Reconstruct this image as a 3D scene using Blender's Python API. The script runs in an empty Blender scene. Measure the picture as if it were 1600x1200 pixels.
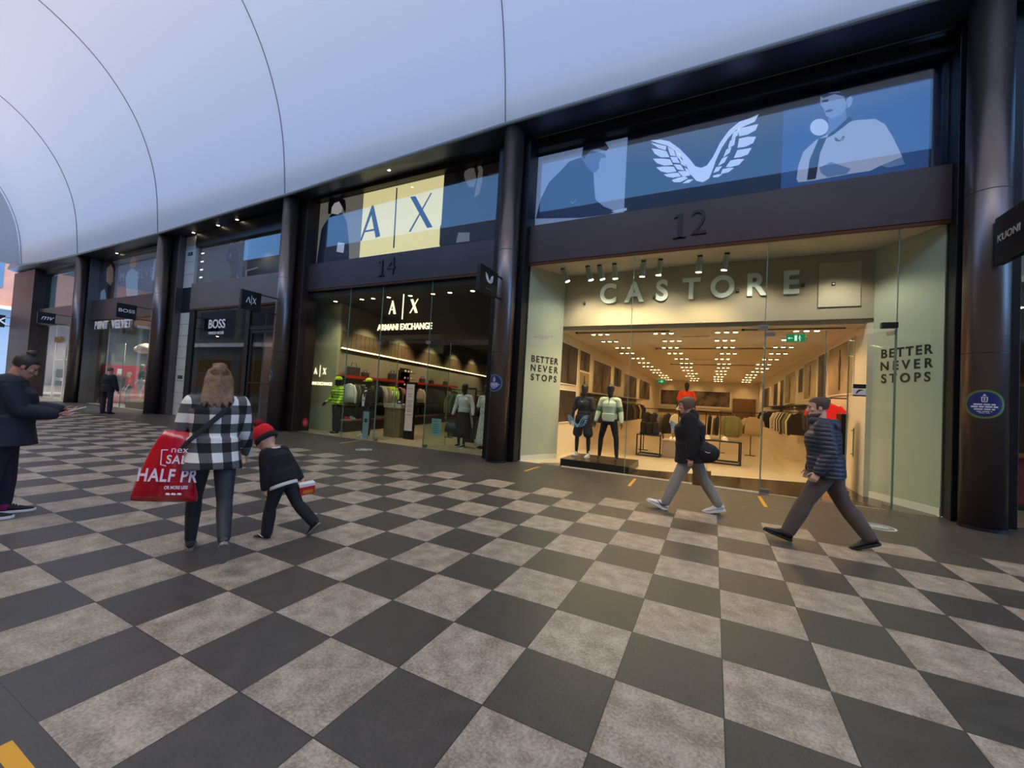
import bpy, bmesh, math, random
from mathutils import Vector, Matrix, Euler
random.seed(7)
PI = math.pi
R = math.radians
sc = bpy.context.scene
COL = sc.collection

# ------------------------------------------------------------------ camera
CAM = Vector((1.5424, -1.8679, 1.5653))
EYE = Vector((1.5424, -1.8679, 1.5653))       # where the photographer stood when sizes were read
YAW, PIT, ROL = R(26.406), R(1.859), R(3.267)
FPX, K1, K2 = 643.64, 0.019, -0.0201          # lens measured on a 1600 px wide frame
_f = Vector((-math.sin(YAW)*math.cos(PIT), math.cos(YAW)*math.cos(PIT), math.sin(PIT)))
_r = Vector((math.cos(YAW), math.sin(YAW), 0)); _u = _r.cross(_f)
CR = math.cos(ROL)*_r + math.sin(ROL)*_u
CU = -math.sin(ROL)*_r + math.cos(ROL)*_u
CF = _f
cd = bpy.data.cameras.new('camera'); cam = bpy.data.objects.new('camera', cd); COL.objects.link(cam)
cam.matrix_world = Matrix(((CR.x, CU.x, -CF.x, CAM.x), (CR.y, CU.y, -CF.y, CAM.y), (CR.z, CU.z, -CF.z, CAM.z), (0, 0, 0, 1)))
cd.sensor_width = 36.0; cd.lens = 636.0/1600*36.0; cd.clip_start = 0.05; cd.clip_end = 600
sc.camera = cam
sc.view_settings.view_transform = 'Standard'; sc.view_settings.look = 'None'
sc.view_settings.gamma = 1; sc.view_settings.exposure = 0.0
try: sc.view_settings.use_curve_mapping = False
except Exception: pass
try:
    sc.cycles.use_denoising = True
    sc.cycles.max_bounces = 7; sc.cycles.transparent_max_bounces = 16
    sc.cycles.diffuse_bounces = 4; sc.cycles.glossy_bounces = 4
    sc.cycles.caustics_reflective = False; sc.cycles.caustics_refractive = False
    sc.cycles.sample_clamp_indirect = 6
except Exception: pass

# ------------------------------------------------------------------ sky and sun
world = bpy.data.worlds.new('sky'); sc.world = world; world.use_nodes = True
wn = world.node_tree; wn.nodes.clear()
wo = wn.nodes.new('ShaderNodeOutputWorld'); wb = wn.nodes.new('ShaderNodeBackground')
tc = wn.nodes.new('ShaderNodeTexCoord'); nz = wn.nodes.new('ShaderNodeTexNoise'); nz.inputs['Scale'].default_value = 2.2; nz.inputs['Detail'].default_value = 5
cr = wn.nodes.new('ShaderNodeValToRGB')
cr.color_ramp.elements[0].position = .40; cr.color_ramp.elements[0].color = (.86, .86, .95, 1)
cr.color_ramp.elements[1].position = .62; cr.color_ramp.elements[1].color = (1, .90, .78, 1)
wn.links.new(tc.outputs['Generated'], nz.inputs['Vector']); wn.links.new(nz.outputs['Fac'], cr.inputs['Fac'])
sx = wn.nodes.new('ShaderNodeSeparateXYZ'); wn.links.new(tc.outputs['Generated'], sx.inputs[0])          # clear blue low down, white cloud overhead
cr2 = wn.nodes.new('ShaderNodeValToRGB'); cr2.color_ramp.elements[0].position = .50; cr2.color_ramp.elements[1].position = .68
wn.links.new(sx.outputs[2], cr2.inputs['Fac'])
mxw = wn.nodes.new('ShaderNodeMix'); mxw.data_type = 'RGBA'; wn.links.new(cr2.outputs[0], mxw.inputs[0]); mxw.inputs[6].default_value = (.17, .38, .78, 1); wn.links.new(cr.outputs[0], mxw.inputs[7])
wn.links.new(mxw.outputs[2], wb.inputs['Color']); wb.inputs['Strength'].default_value = 5.2
wn.links.new(wb.outputs[0], wo.inputs[0])
sd = bpy.data.lights.new('sun', 'SUN'); sd.energy = 5.0; sd.angle = R(.6); sd.color = (1, .90, .78)
sun = bpy.data.objects.new('sun', sd); COL.objects.link(sun)
sun.rotation_euler = Vector((-.68, -.13, .72)).to_track_quat('Z', 'Y').to_euler()

# ------------------------------------------------------------------ pixel -> place helpers (used to read sizes off the photograph)
def ray(px, py):
    x = (px-800)/FPX; y = (py-600)/FPX; rd = math.hypot(x, y); r = rd
    for _ in range(40): r = rd/(1+K1*r*r+K2*r**4)
    s = r/rd if rd > 1e-9 else 1
    return CF + x*s*CR - y*s*CU
def ray2(px, py):                              # the same through the camera as it renders
    return CF + (px-800)/636.0*CR - (py-600)/636.0*CU
def hit(px, py, ax, v):
    d = ray(px, py); return EYE + d*((v-EYE[ax])/d[ax])
def wy(px, py, y=7.35): return hit(px, py, 1, y)
def wf(px, py): return hit(px, py, 2, 0)

# ------------------------------------------------------------------ materials
def lin(c):
    return tuple(((v/255)/12.92 if v <= 10 else ((v/255+.055)/1.055)**2.4) for v in c)+(1,)
MATS = {}
def mat(name, rgb, rough=.6, metal=0.0, emit=None, es=0, bump=0, bscale=40, var=0, vscale=6, coat=0, spec=None, alpha=None):
    if name in MATS: return MATS[name]
    m = bpy.data.materials.new(name); m.use_nodes = True; nt = m.node_tree; b = nt.nodes['Principled BSDF']
    c = lin(rgb); b.inputs['Base Color'].default_value = c
    b.inputs['Roughness'].default_value = rough; b.inputs['Metallic'].default_value = metal
    if coat: b.inputs['Coat Weight'].default_value = coat
    if spec is not None: b.inputs['Specular IOR Level'].default_value = spec
    if emit: b.inputs['Emission Color'].default_value = lin(emit); b.inputs['Emission Strength'].default_value = es
    if var or bump:
        t = nt.nodes.new('ShaderNodeTexCoord'); n = nt.nodes.new('ShaderNodeTexNoise'); n.inputs['Scale'].default_value = vscale; n.inputs['Detail'].default_value = 6
        nt.links.new(t.outputs['Object'], n.inputs['Vector'])
        if var:
            r = nt.nodes.new('ShaderNodeValToRGB'); e = r.color_ramp.elements
            e[0].position = .3; e[1].position = .7
            e[0].color = tuple(v*(1-var) for v in c[:3])+(1,); e[1].color = tuple(min(1, v*(1+var)) for v in c[:3])+(1,)
            nt.links.new(n.outputs['Fac'], r.inputs['Fac']); nt.links.new(r.outputs['Color'], b.inputs['Base Color'])
        if bump:
            n2 = nt.nodes.new('ShaderNodeTexNoise'); n2.inputs['Scale'].default_value = bscale; n2.inputs['Detail'].default_value = 3
            nt.links.new(t.outputs['Object'], n2.inputs['Vector'])
            bp = nt.nodes.new('ShaderNodeBump'); bp.inputs['Strength'].default_value = bump; bp.inputs['Distance'].default_value = .01
            nt.links.new(n2.outputs['Fac'], bp.inputs['Height']); nt.links.new(bp.outputs['Normal'], b.inputs['Normal'])
    MATS[name] = m; return m
def glow(name, rgb, s):
    if name in MATS: return MATS[name]
    m = bpy.data.materials.new(name); m.use_nodes = True; nt = m.node_tree; nt.nodes.clear()
    o = nt.nodes.new('ShaderNodeOutputMaterial'); e = nt.nodes.new('ShaderNodeEmission')
    e.inputs[0].default_value = lin(rgb); e.inputs[1].default_value = s; nt.links.new(e.outputs[0], o.inputs[0])
    MATS[name] = m; return m
def glassmat(name, tint=(225, 240, 232), ior=1.55, extra=0.0):
    if name in MATS: return MATS[name]
    m = bpy.data.materials.new(name); m.use_nodes = True; nt = m.node_tree; nt.nodes.clear()
    o = nt.nodes.new('ShaderNodeOutputMaterial'); tr = nt.nodes.new('ShaderNodeBsdfTransparent'); tr.inputs[0].default_value = lin(tint)
    g = nt.nodes.new('ShaderNodeBsdfGlossy'); g.inputs['Roughness'].default_value = 0.0
    # reflectance of one face of a pane, the same from both sides
    F0 = ((ior-1)/(ior+1))**2+extra; ge = nt.nodes.new('ShaderNodeNewGeometry'); dt = nt.nodes.new('ShaderNodeVectorMath'); dt.operation = 'DOT_PRODUCT'
    nt.links.new(ge.outputs['Normal'], dt.inputs[0]); nt.links.new(ge.outputs['Incoming'], dt.inputs[1])
    def mt(op, a, b_=None):
        n = nt.nodes.new('ShaderNodeMath'); n.operation = op; n.use_clamp = op == 'SUBTRACT'
        for i, v in enumerate((a, b_)):
            if v is None: continue
            if isinstance(v, (int, float)): n.inputs[i].default_value = v
            else: nt.links.new(v, n.inputs[i])
        return n.outputs[0]
    fr = mt('ADD', mt('MULTIPLY', mt('POWER', mt('SUBTRACT', 1.0, mt('ABSOLUTE', dt.outputs['Value'])), 5.0), 1-F0), F0)
    mx = nt.nodes.new('ShaderNodeMixShader')
    nt.links.new(fr, mx.inputs[0]); nt.links.new(tr.outputs[0], mx.inputs[1]); nt.links.new(g.outputs[0], mx.inputs[2])
    nt.links.new(mx.outputs[0], o.inputs[0]); MATS[name] = m; return m

# ------------------------------------------------------------------ mesh builder
class MB:
    def __init__(s): s.bm = bmesh.new()
    def face(s, pts):
        return s.bm.faces.new([s.bm.verts.new(Vector(p)) for p in pts])
    def box(s, x0, x1, y0, y1, z0, z1, M=None):
        v = [s.bm.verts.new((M @ Vector(p)) if M else p) for p in ((x0, y0, z0), (x1, y0, z0), (x1, y1, z0), (x0, y1, z0), (x0, y0, z1), (x1, y0, z1), (x1, y1, z1), (x0, y1, z1))]
        for f in ((3, 2, 1, 0), (4, 5, 6, 7), (0, 1, 5, 4), (1, 2, 6, 5), (2, 3, 7, 6), (3, 0, 4, 7)): s.bm.faces.new([v[i] for i in f])
        return s
    def prism(s, pts, off):
        """closed outline pts (3-D, planar) pushed by the vector off"""
        off = Vector(off); a = [s.bm.verts.new(Vector(p)) for p in pts]; b = [s.bm.verts.new(Vector(p)+off) for p in pts]
        n = len(a); s.bm.faces.new(a); s.bm.faces.new(b[::-1])
        for i in range(n): s.bm.faces.new([a[i], b[i], b[(i+1) % n], a[(i+1) % n]])
        return s
    def loft(s, rings, caps=True):
        vs = [[s.bm.verts.new(Vector(p)) for p in r] for r in rings]; n = len(vs[0])
        for a, b in zip(vs, vs[1:]):
            for i in range(n): s.bm.faces.new([a[i], a[(i+1) % n], b[(i+1) % n], b[i]])
        if caps: s.bm.faces.new(vs[0][::-1]); s.bm.faces.new(vs[-1])
        return s
    def rings(s, sec, n=16, caps=True):
        """sec: (centre, rx, ry) horizontal ellipses bottom to top"""
        return s.loft([[(c[0]+rx*math.cos(2*PI*i/n), c[1]+ry*math.sin(2*PI*i/n), c[2]) for i in range(n)] for c, rx, ry in sec], caps)
    def limb(s, pts, rad, n=12, ref=(1, 0, 0), cap=True):
        """tube along pts; rad are numbers or (across ref, other) pairs; rounded ends"""
        P = [Vector(p) for p in pts]; RR = [r if isinstance(r, tuple) else (r, r) for r in rad]
        if cap:
            d0 = (P[0]-P[1]).normalized(); d1 = (P[-1]-P[-2]).normalized(); m0 = min(RR[0]); m1 = min(RR[-1])
            P = [P[0]+d0*m0*.75, P[0]+d0*m0*.45]+P+[P[-1]+d1*m1*.45, P[-1]+d1*m1*.75]
            q = lambda r, k: (r[0]*k, r[1]*k)
            RR = [q(RR[0], .45), q(RR[0], .85)]+RR+[q(RR[-1], .85), q(RR[-1], .45)]
        rg = []
        for i, p in enumerate(P):
            t = ((P[min(i+1, len(P)-1)]-P[max(i-1, 0)])).normalized()
            a = Vector(ref); a = a-t*a.dot(t)
            if a.length < .2: a = Vector((0, 1, 0)); a = a-t*a.dot(t)
            a.normalize(); b = t.cross(a)
            rg.append([p+a*RR[i][0]*math.cos(2*PI*k/n)+b*RR[i][1]*math.sin(2*PI*k/n) for k in range(n)])
        return s.loft(rg)
    def cyl(s, a, b, r, n=16, r2=None):
        return s.limb([a, b], [r, r if r2 is None else r2], n, cap=False)
    def ell(s, c, r, M=None, n=16, m=10, z0=-1.0, z1=1.0):
        rg = []; a0 = math.asin(max(-1, z0)); a1 = math.asin(min(1, z1))
        for j in range(m+1):
            t = a0+(a1-a0)*j/m; t = max(-PI/2+.02, min(PI/2-.02, t))
            rg.append([(math.cos(t)*math.cos(2*PI*i/n)*r[0], math.cos(t)*math.sin(2*PI*i/n)*r[1], math.sin(t)*r[2]) for i in range(n)])
        M = M or Matrix.Identity(4)
        return s.loft([[M @ (Vector(p)) + Vector(c) for p in q] for q in rg])
    def build(s, name, m, parent=None, label=None, cat=None, group=None, kind=None, base=None, bevel=0, smooth=False, vox=0, sub=0, sm=0, world=False):
        bmesh.ops.recalc_face_normals(s.bm, faces=s.bm.faces)
        off = Vector((0, 0, 0))
        if world and parent is not None:
            q = parent
            while q is not None: off += q.location; q = q.parent
        if base is not None: off = Vector(base)
        if off.length: bmesh.ops.translate(s.bm, vec=-off, verts=s.bm.verts)
        me = bpy.data.meshes.new(name); s.bm.to_mesh(me); s.bm.free()
        if smooth:
            for p in me.polygons: p.use_smooth = True
        me.materials.append(m); o = bpy.data.objects.new(name, me); COL.objects.link(o)
        if base is not None: o.location = base
        if parent is not None: o.parent = parent
        if vox:
            q = o.modifiers.new('voxel', 'REMESH'); q.mode = 'VOXEL'; q.voxel_size = vox; q.use_smooth_shade = True
            if sm: q = o.modifiers.new('smooth', 'SMOOTH'); q.factor = .5; q.iterations = sm
        if bevel:
            q = o.modifiers.new('bevel', 'BEVEL'); q.width = bevel; q.segments = 2; q.limit_method = 'ANGLE'
        if sub: q = o.modifiers.new('sub', 'SUBSURF'); q.levels = sub; q.render_levels = sub
        tag(o, label, cat, group, kind); return o
def tag(o, label=None, cat=None, group=None, kind=None):
    if label: o['label'] = label
    if cat: o['category'] = cat
    if group: o['group'] = group
    if kind: o['kind'] = kind
    return o
def thing(name, label, cat, loc=(0, 0, 0), rz=0, group=None):
    o = bpy.data.objects.new(name, None); COL.objects.link(o); o.location = loc; o.rotation_euler = (0, 0, rz)
    o.empty_display_size = .2; return tag(o, label, cat, group)
def dup(root, loc=None, rz=None, label=None, group=None, parent=None):
    c = root.copy(); COL.objects.link(c)
    if parent is not None: c.parent = parent; c.matrix_parent_inverse = Matrix.Identity(4)
    if loc is not None: c.location = loc
    if rz is not None: c.rotation_euler = (0, 0, rz)
    if label: c['label'] = label
    if group: c['group'] = group
    for ch in list(root.children): dup(ch, parent=c)
    return c
ORD = ['first', 'second', 'third', 'fourth', 'fifth', 'sixth', 'seventh', 'eighth', 'ninth', 'tenth', 'eleventh', 'twelfth', 'thirteenth', 'fourteenth', 'fifteenth', 'sixteenth', 'seventeenth', 'eighteenth', 'nineteenth', 'twentieth']
def text(name, s, size, m, loc, rot, parent=None, depth=.01, spacing=1.0, shear=0, xs=1.0, bold=0, align='CENTER', label=None, line=1.0):
    cu = bpy.data.curves.new('t', 'FONT'); cu.body = s; cu.size = size; cu.extrude = depth/2; cu.align_x = align; cu.align_y = 'CENTER'
    cu.space_character = spacing; cu.shear = shear; cu.offset = bold; cu.space_line = line
    o = bpy.data.objects.new('t', cu); COL.objects.link(o); dg = bpy.context.evaluated_depsgraph_get()
    me = bpy.data.meshes.new_from_object(o.evaluated_get(dg)); me.name = name
    bpy.data.objects.remove(o); bpy.data.curves.remove(cu)
    me.transform(Matrix.Diagonal((xs, 1, 1, 1)))
    me.materials.clear(); me.materials.append(m)
    o = bpy.data.objects.new(name, me); COL.objects.link(o)
    off = Vector((0, 0, 0)); q = parent
    while q is not None: off += q.location; q = q.parent
    o.location = Vector(loc)-off; o.rotation_euler = rot
    if parent is not None: o.parent = parent
    if label: o['label'] = label
    return o
FRONT = (PI/2, 0, 0)

def lamp(name, loc, power, color=(1, .72, .42), r=.06, spot=None, to=None, blend=.6):
    l = bpy.data.lights.new(name, 'SPOT' if spot else 'POINT'); l.energy = power; l.color = color; l.shadow_soft_size = r
    o = bpy.data.objects.new(name, l); COL.objects.link(o); o.location = loc
    if spot:
        l.spot_size = R(spot); l.spot_blend = blend
        d = (Vector(to)-Vector(loc)) if to is not None else Vector((0, 0, -1)); o.rotation_euler = (-d).to_track_quat('Z', 'Y').to_euler()
    return o

# shared materials
M_bronze = mat('dark_bronze_metal', (72, 60, 56), .40, .75, var=.12, vscale=1.5)
M_col = mat('bronze_column_metal', (112, 102, 98), .30, .85, var=.10, vscale=1.2)
M_black = mat('black_metal', (14, 14, 16), .45)
M_soff = mat('dark_soffit_panel', (78, 86, 104), .34, .6)
M_glass = glassmat('shop_glass', (244, 250, 246), 1.38)
M_upglass = glassmat('upper_window_glass', (236, 242, 246), 1.5)
M_edge = mat('glass_edge', (112, 138, 122), .2)
M_steel = mat('brushed_steel', (150, 150, 148), .35, .9)
M_white = mat('white_paint', (225, 222, 214), .6)
M_whitegloss = mat('white_letters', (240, 240, 240), .4)
M_yellow = mat('yellow_tape', (206, 150, 30), .6)
# ================================================================== SETTING
T = 0.55
def floormat():
    m = bpy.data.materials.new('chequered_floor_tiles'); m.use_nodes = True; nt = m.node_tree; L = nt.links; b = nt.nodes['Principled BSDF']
    t = nt.nodes.new('ShaderNodeTexCoord'); s = nt.nodes.new('ShaderNodeSeparateXYZ'); L.new(t.outputs['Object'], s.inputs[0])
    def mt(op, a, bb=None, c=None):
        n = nt.nodes.new('ShaderNodeMath'); n.operation = op
        for i, v in enumerate((a, bb, c)):
            if v is None: continue
            if isinstance(v, (int, float)): n.inputs[i].default_value = v
            else: L.new(v, n.inputs[i])
        return n.outputs[0]
    X = mt('DIVIDE', s.outputs[0], T); Y = mt('DIVIDE', s.outputs[1], T)
    par = mt('FLOORED_MODULO', mt('ADD', mt('FLOOR', X), mt('FLOOR', Y)), 2)      # 0 = light
    light = mt('SUBTRACT', 1, par)
    inside = mt('MULTIPLY', mt('GREATER_THAN', Y, -2.0), mt('LESS_THAN', Y, 9.0))
    fac = mt('MULTIPLY', light, inside)
    jx = mt('LESS_THAN', mt('PINGPONG', X, .5), .0055); jy = mt('LESS_THAN', mt('PINGPONG', Y, .5), .0055)
    joint = mt('MAXIMUM', jx, jy)
    n1 = nt.nodes.new('ShaderNodeTexNoise'); n1.inputs['Scale'].default_value = 60; n1.inputs['Detail'].default_value = 8; n1.inputs['Roughness'].default_value = .7
    n2 = nt.nodes.new('ShaderNodeTexNoise'); n2.inputs['Scale'].default_value = 7; n2.inputs['Detail'].default_value = 5
    for n in (n1, n2): L.new(t.outputs['Object'], n.inputs['Vector'])
    wn_ = nt.nodes.new('ShaderNodeTexWhiteNoise'); cx = nt.nodes.new('ShaderNodeCombineXYZ'); L.new(mt('FLOOR', X), cx.inputs[0]); L.new(mt('FLOOR', Y), cx.inputs[1]); L.new(cx.outputs[0], wn_.inputs['Vector'])
    def ramp(src, a, ca, bb, cb):
        r = nt.nodes.new('ShaderNodeValToRGB'); e = r.color_ramp.elements; e[0].position = a; e[1].position = bb; e[0].color = ca; e[1].color = cb
        L.new(src, r.inputs[0]); return r.outputs[0]
    mixn = mt('ADD', mt('MULTIPLY', n1.outputs[0], .62), mt('MULTIPLY', n2.outputs[0], .38))
    cl = ramp(mixn, .41, lin((122, 110, 95)), .60, lin((180, 167, 150)))
    cdk = ramp(mixn, .38, lin((66, 63, 58)), .64, lin((82, 78, 72)))
    def mix(f, a, c, bt='MIX'):
        x = nt.nodes.new('ShaderNodeMix'); x.data_type = 'RGBA'; x.blend_type = bt
        if isinstance(f, (int, float)): x.inputs[0].default_value = f
        else: L.new(f, x.inputs[0])
        L.new(a, x.inputs[6]) if not isinstance(a, tuple) else setattr(x.inputs[6], 'default_value', a)
        L.new(c, x.inputs[7]) if not isinstance(c, tuple) else setattr(x.inputs[7], 'default_value', c)
        return x.outputs[2]
    c = mix(fac, cdk, cl); tint = ramp(wn_.outputs[0], 0, (.88, .88, .88, 1), 1, (1, 1, 1, 1)); c = mix(1.0, c, tint, 'MULTIPLY')
    c = mix(mt('MULTIPLY', joint, inside), c, lin((50, 46, 42)))
    far = mt('LESS_THAN', s.outputs[0], -38.6); c = mix(far, c, lin((176, 172, 166)))
    L.new(c, b.inputs['Base Color']); b.inputs['Roughness'].default_value = .42
    rr = mt('ADD', mt('MULTIPLY', n2.outputs[0], .22), .30); L.new(rr, b.inputs['Roughness'])
    b.inputs['Specular IOR Level'].default_value = .35
    return m
MB().box(-110, 40, -16, 7.38, -.2, 0).build('floor', floormat(), kind='structure', label='grey and charcoal chequered tiled walkway floor')

# ---- the vaulted canopy
def lerp_tab(tab, x):
    if x <= tab[0][0]: return tab[0][1]
    for (a, va), (b, vb) in zip(tab, tab[1:]):
        if x <= b: return va+(vb-va)*(x-a)/(b-a)
    return tab[-1][1]
zE = lambda x: lerp_tab([(-36.2, 7.83), (-32, 7.65), (-28, 7.60), (-19.8, 7.64), (-11.5, 7.86), (-3.24, 8.2), (5, 8.31), (14, 8.4), (40, 8.5)], x)
zS = lambda x: lerp_tab([(-38, 7.62), (-28, 7.56), (-19.8, 7.70), (-11.5, 8.02), (-3.24, 8.12), (5, 8.24), (40, 8.4)], x)
def vault_profile(x, k=5):
    P = [(6.6, zE(x)), (6.42, 9.47), (6.08, 10.82), (5.45, 12.15), (4.5, 13.3), (3.3, 14.1), (1.8, 14.62), (0, 14.95), (-2, 15.12), (-4.5, 15.15)]
    P = [(2*P[0][0]-P[1][0], 2*P[0][1]-P[1][1])]+P+[(2*P[-1][0]-P[-2][0], 2*P[-1][1]-P[-2][1])]; out = []
    for i in range(1, len(P)-2):
        for j in range(k):
            t = j/k; a, b, c, d = P[i-1:i+3]
            out.append(tuple(.5*((2*b[q])+(-a[q]+c[q])*t+(2*a[q]-5*b[q]+4*c[q]-d[q])*t*t+(-a[q]+3*b[q]-3*c[q]+d[q])*t**3) for q in (0, 1)))
    out.append(P[-2]); return out
XS = [-36.3, -34, -32, -30, -28, -25, -22, -19.8, -17, -14, -11.5, -9, -6, -3.24, 0, 5, 10, 20, 34]
def vaultmat():
    m = bpy.data.materials.new('white_canopy_membrane'); m.use_nodes = True; nt = m.node_tree; nt.nodes.clear(); L = nt.links
    o = nt.nodes.new('ShaderNodeOutputMaterial'); d = nt.nodes.new('ShaderNodeBsdfDiffuse'); t = nt.nodes.new('ShaderNodeBsdfTranslucent'); mx = nt.nodes.new('ShaderNodeMixShader')
    d.inputs[0].default_value = (.80, .80, .82, 1); t.inputs[0].default_value = (.77, .76, .84, 1); mx.inputs[0].default_value = .145
    L.new(d.outputs[0], mx.inputs[1]); L.new(t.outputs[0], mx.inputs[2]); L.new(mx.outputs[0], o.inputs[0]); return m
b = MB(); pr = [vault_profile(x) for x in XS]
V = [[b.bm.verts.new((x, p[0], p[1])) for p in q] for x, q in zip(XS, pr)]
for a, c in zip(V, V[1:]):
    for i in range(len(a)-1): b.bm.faces.new([a[i], a[i+1], c[i+1], c[i]])
MV = vaultmat(); vault = b.build('ceiling', MV, kind='structure', smooth=True, label='white curved membrane canopy over the walkway')
M_seam = mat('seam_grey', (128, 124, 128), .7)
for k, x in enumerate((-3.24, -11.5, -19.8, -27.9, -35.9)):
    p = vault_profile(x); MB().limb([(x, q[0]-.012, q[1]-.012) for q in p], [.014]*len(p), 6).build('seam', M_seam, vault, world=True)
b = MB(); b.limb([(x, 6.585, zE(x)-.01) for x in XS], [.045]*len(XS), 8); b.build('edge_trim', mat('canopy_edge_trim', (150, 158, 160), .5), vault, world=True)
# wall that closes the canopy at its far end, open below
x = -36.28; pf = vault_profile(-36.3)
MB().prism([(x, 6.6, 7.82)]+[(x, p[0], p[1]) for p in pf]+[(x, -4.5, 7.82)], (-.25, 0, 0)).build('wall_canopy_end', mat('canopy_end_panel', (205, 203, 208), .7), kind='structure')
# ---- soffit, roof and the building line
M_deck = mat('roof_deck', (70, 70, 72), .8)
b = MB(); SX = [x for x in (-38.6, -34, -28, -24, -19.8, -15, -11.5, -8, -3.24, 0, 5, 14, 34)]
b.loft([[(x, 6.62, zE(x)-.02), (x, 7.36, zS(x)), (x, 8.3, zS(x)), (x, 8.3, 8.9), (x, 6.9, 8.9)] for x in SX]); b.build('trim_soffit', M_soff, kind='structure')
b = MB(); b.limb([(x, 7.3, zS(x)+.01) for x in SX], [.018]*len(SX), 6); b.build('trim_soffit_bead', mat('soffit_bead', (90, 96, 104), .4, .6), kind='structure')
MB().box(-38.6, 34, 8.25, 31.5, 8.9, 9.2).build('ceiling_roof_deck', M_deck, kind='structure')
# ---- piers behind the columns
def pier(n, x0, x1, y0, m=None, z1=None):
    MB().box(x0, x1, y0, 7.75, 0, z1 or zS(x0)-.005).build('trim_%d' % n, m or M_bronze, kind='structure', bevel=.01)
M_dark = mat('dark_pier', (30, 29, 33), .4, .5)
M_greypier = mat('grey_metal_pier', (104, 96, 94), .35, .8, var=.1, vscale=1)
pier(1, 4.98, 5.72, 7.12, M_dark); pier(2, -3.62, -2.74, 7.05, M_dark); pier(3, -11.62, -11.0, 7.1, M_bronze); pier(4, -12.42, -11.72, 7.25, M_dark)
pier(5, -20.5, -19.14, 7.1, M_greypier); pier(6, -28.9, -27.72, 7.05, M_greypier); pier(7, -38.6, -35.1, 6.95, M_bronze); pier(8, 13.0, 14.0, 7.1, M_dark)
# ---- fascia beams and headers, one bay each: (x0, x1, fascia bottom, fascia top, upper window top)
BAYS = [(5.72, 13.0, 4.95, 5.95, 7.95), (-2.74, 4.98, 4.93, 5.88, 7.86), (-11.0, -3.62, 4.80, 5.68, 7.93), (-18.28, -12.42, 4.48, 5.56, 7.15), (-27.72, -20.5, 4.36, 5.36, 7.46), (-35.1, -28.9, 4.30, 5.25, 7.36)]
for i, (x0, x1, a, c, d) in enumerate(BAYS):
    MB().box(x0, x1, 7.26, 7.60, a, c).build('trim_%d' % (20+i), mat('fascia_%d' % i, [(74, 62, 60), (80, 66, 64), (74, 64, 66), (128, 116, 112), (92, 82, 80), (98, 90, 88)][i], .40, .6, var=.1, vscale=.8), kind='structure', bevel=.012)
    MB().box(x0, x1, 7.30, 7.60, d, min(zS(x0), zS(x1))+.02).build('trim_%d' % (30+i), M_dark, kind='structure')
    MB().box(x0, x1, 7.27, 7.31, a-.06, a-.002).build('trim_%d' % (40+i), mat('copper_underside', (96, 58, 38), .35, .8), kind='structure')
    # the loft above each shop is a closed dark room
    MB().box(x0, x1, 8.6, 8.7, a, 8.88).build('wall_back_%d' % i, M_deck, kind='structure')
    MB().box(x0, x1, 7.62, 8.6, a+.02, a+.12).build('floor_loft_%d' % i, M_deck, kind='structure')
# ---- columns
def sticker(parent, c, r, ang, rim):
    """round vinyl sign bent round a column: centre height c, half size r, facing angle ang"""
    pass
colx = [5.22, -3.1, -11.5, -19.75, -28.0]
clab = ['dark bronze round column at the right, beside the winged logo shop', 'dark bronze round column between the numbered shops 12 and 14', 'dark bronze round column left of the yellow lettered shop window', 'dark bronze round column with the standing man to its left', 'farthest dark bronze round column at the left end of the arcade']
for x, lb in zip(colx, clab):
    t = thing('column', lb, 'column', (x, 6.85, 0), 0, 'bronze columns along the shopfronts'); zt = zE(x)+(zS(x)-zE(x))*.33+.05
    MB().cyl((0, 0, 0), (0, 0, zt), .25, 40).build('shaft', M_col, t, smooth=True)
    MB().cyl((0, 0, .0), (0, 0, .05), .262, 40).build('base_ring', M_black, t)
    for z in (2.62, 5.1): MB().cyl((0, 0, z), (0, 0, z+.012), .2515, 40).build('joint_ring', M_black, t)
# ---- opposite side of the street, behind the photographer: seen in the glass only
M_opp = mat('opposite_stone', (104, 96, 88), .8, var=.15, vscale=.5)
MB().box(-110, 34, -10, -9, 0, 14.6).build('wall_opposite', M_opp, kind='structure')
M_oppg = mat('opposite_windows', (60, 72, 84), .15)
k = 0
for X0 in range(-60, 30, 8):
    for z0, z1 in ((6.2, 9.2), (10.2, 13.4)):
        k += 1; MB().box(X0+.6, X0+7.4, -9.03, -8.98, z0, z1).build('window_%d' % (60+k), M_oppg, kind='structure')
MB().box(-110, 34, -9.4, -8.6, 5.2, 5.6).build('trim_opposite_canopy', M_white, kind='structure')
for X0 in range(-60, 30, 8):
    k += 1; MB().box(X0+.8, X0+7.2, -9.03, -8.98, .4, 3.8).build('window_%d' % (60+k), glow('opposite_shop_light', (255, 205, 150), .22), kind='structure')  # glowing panels added to give the glass warm reflections
# ---- far end of the street
MB().box(-110, -104, -60, 90, 0, 22).build('wall_far_end', M_opp, kind='structure')
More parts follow.
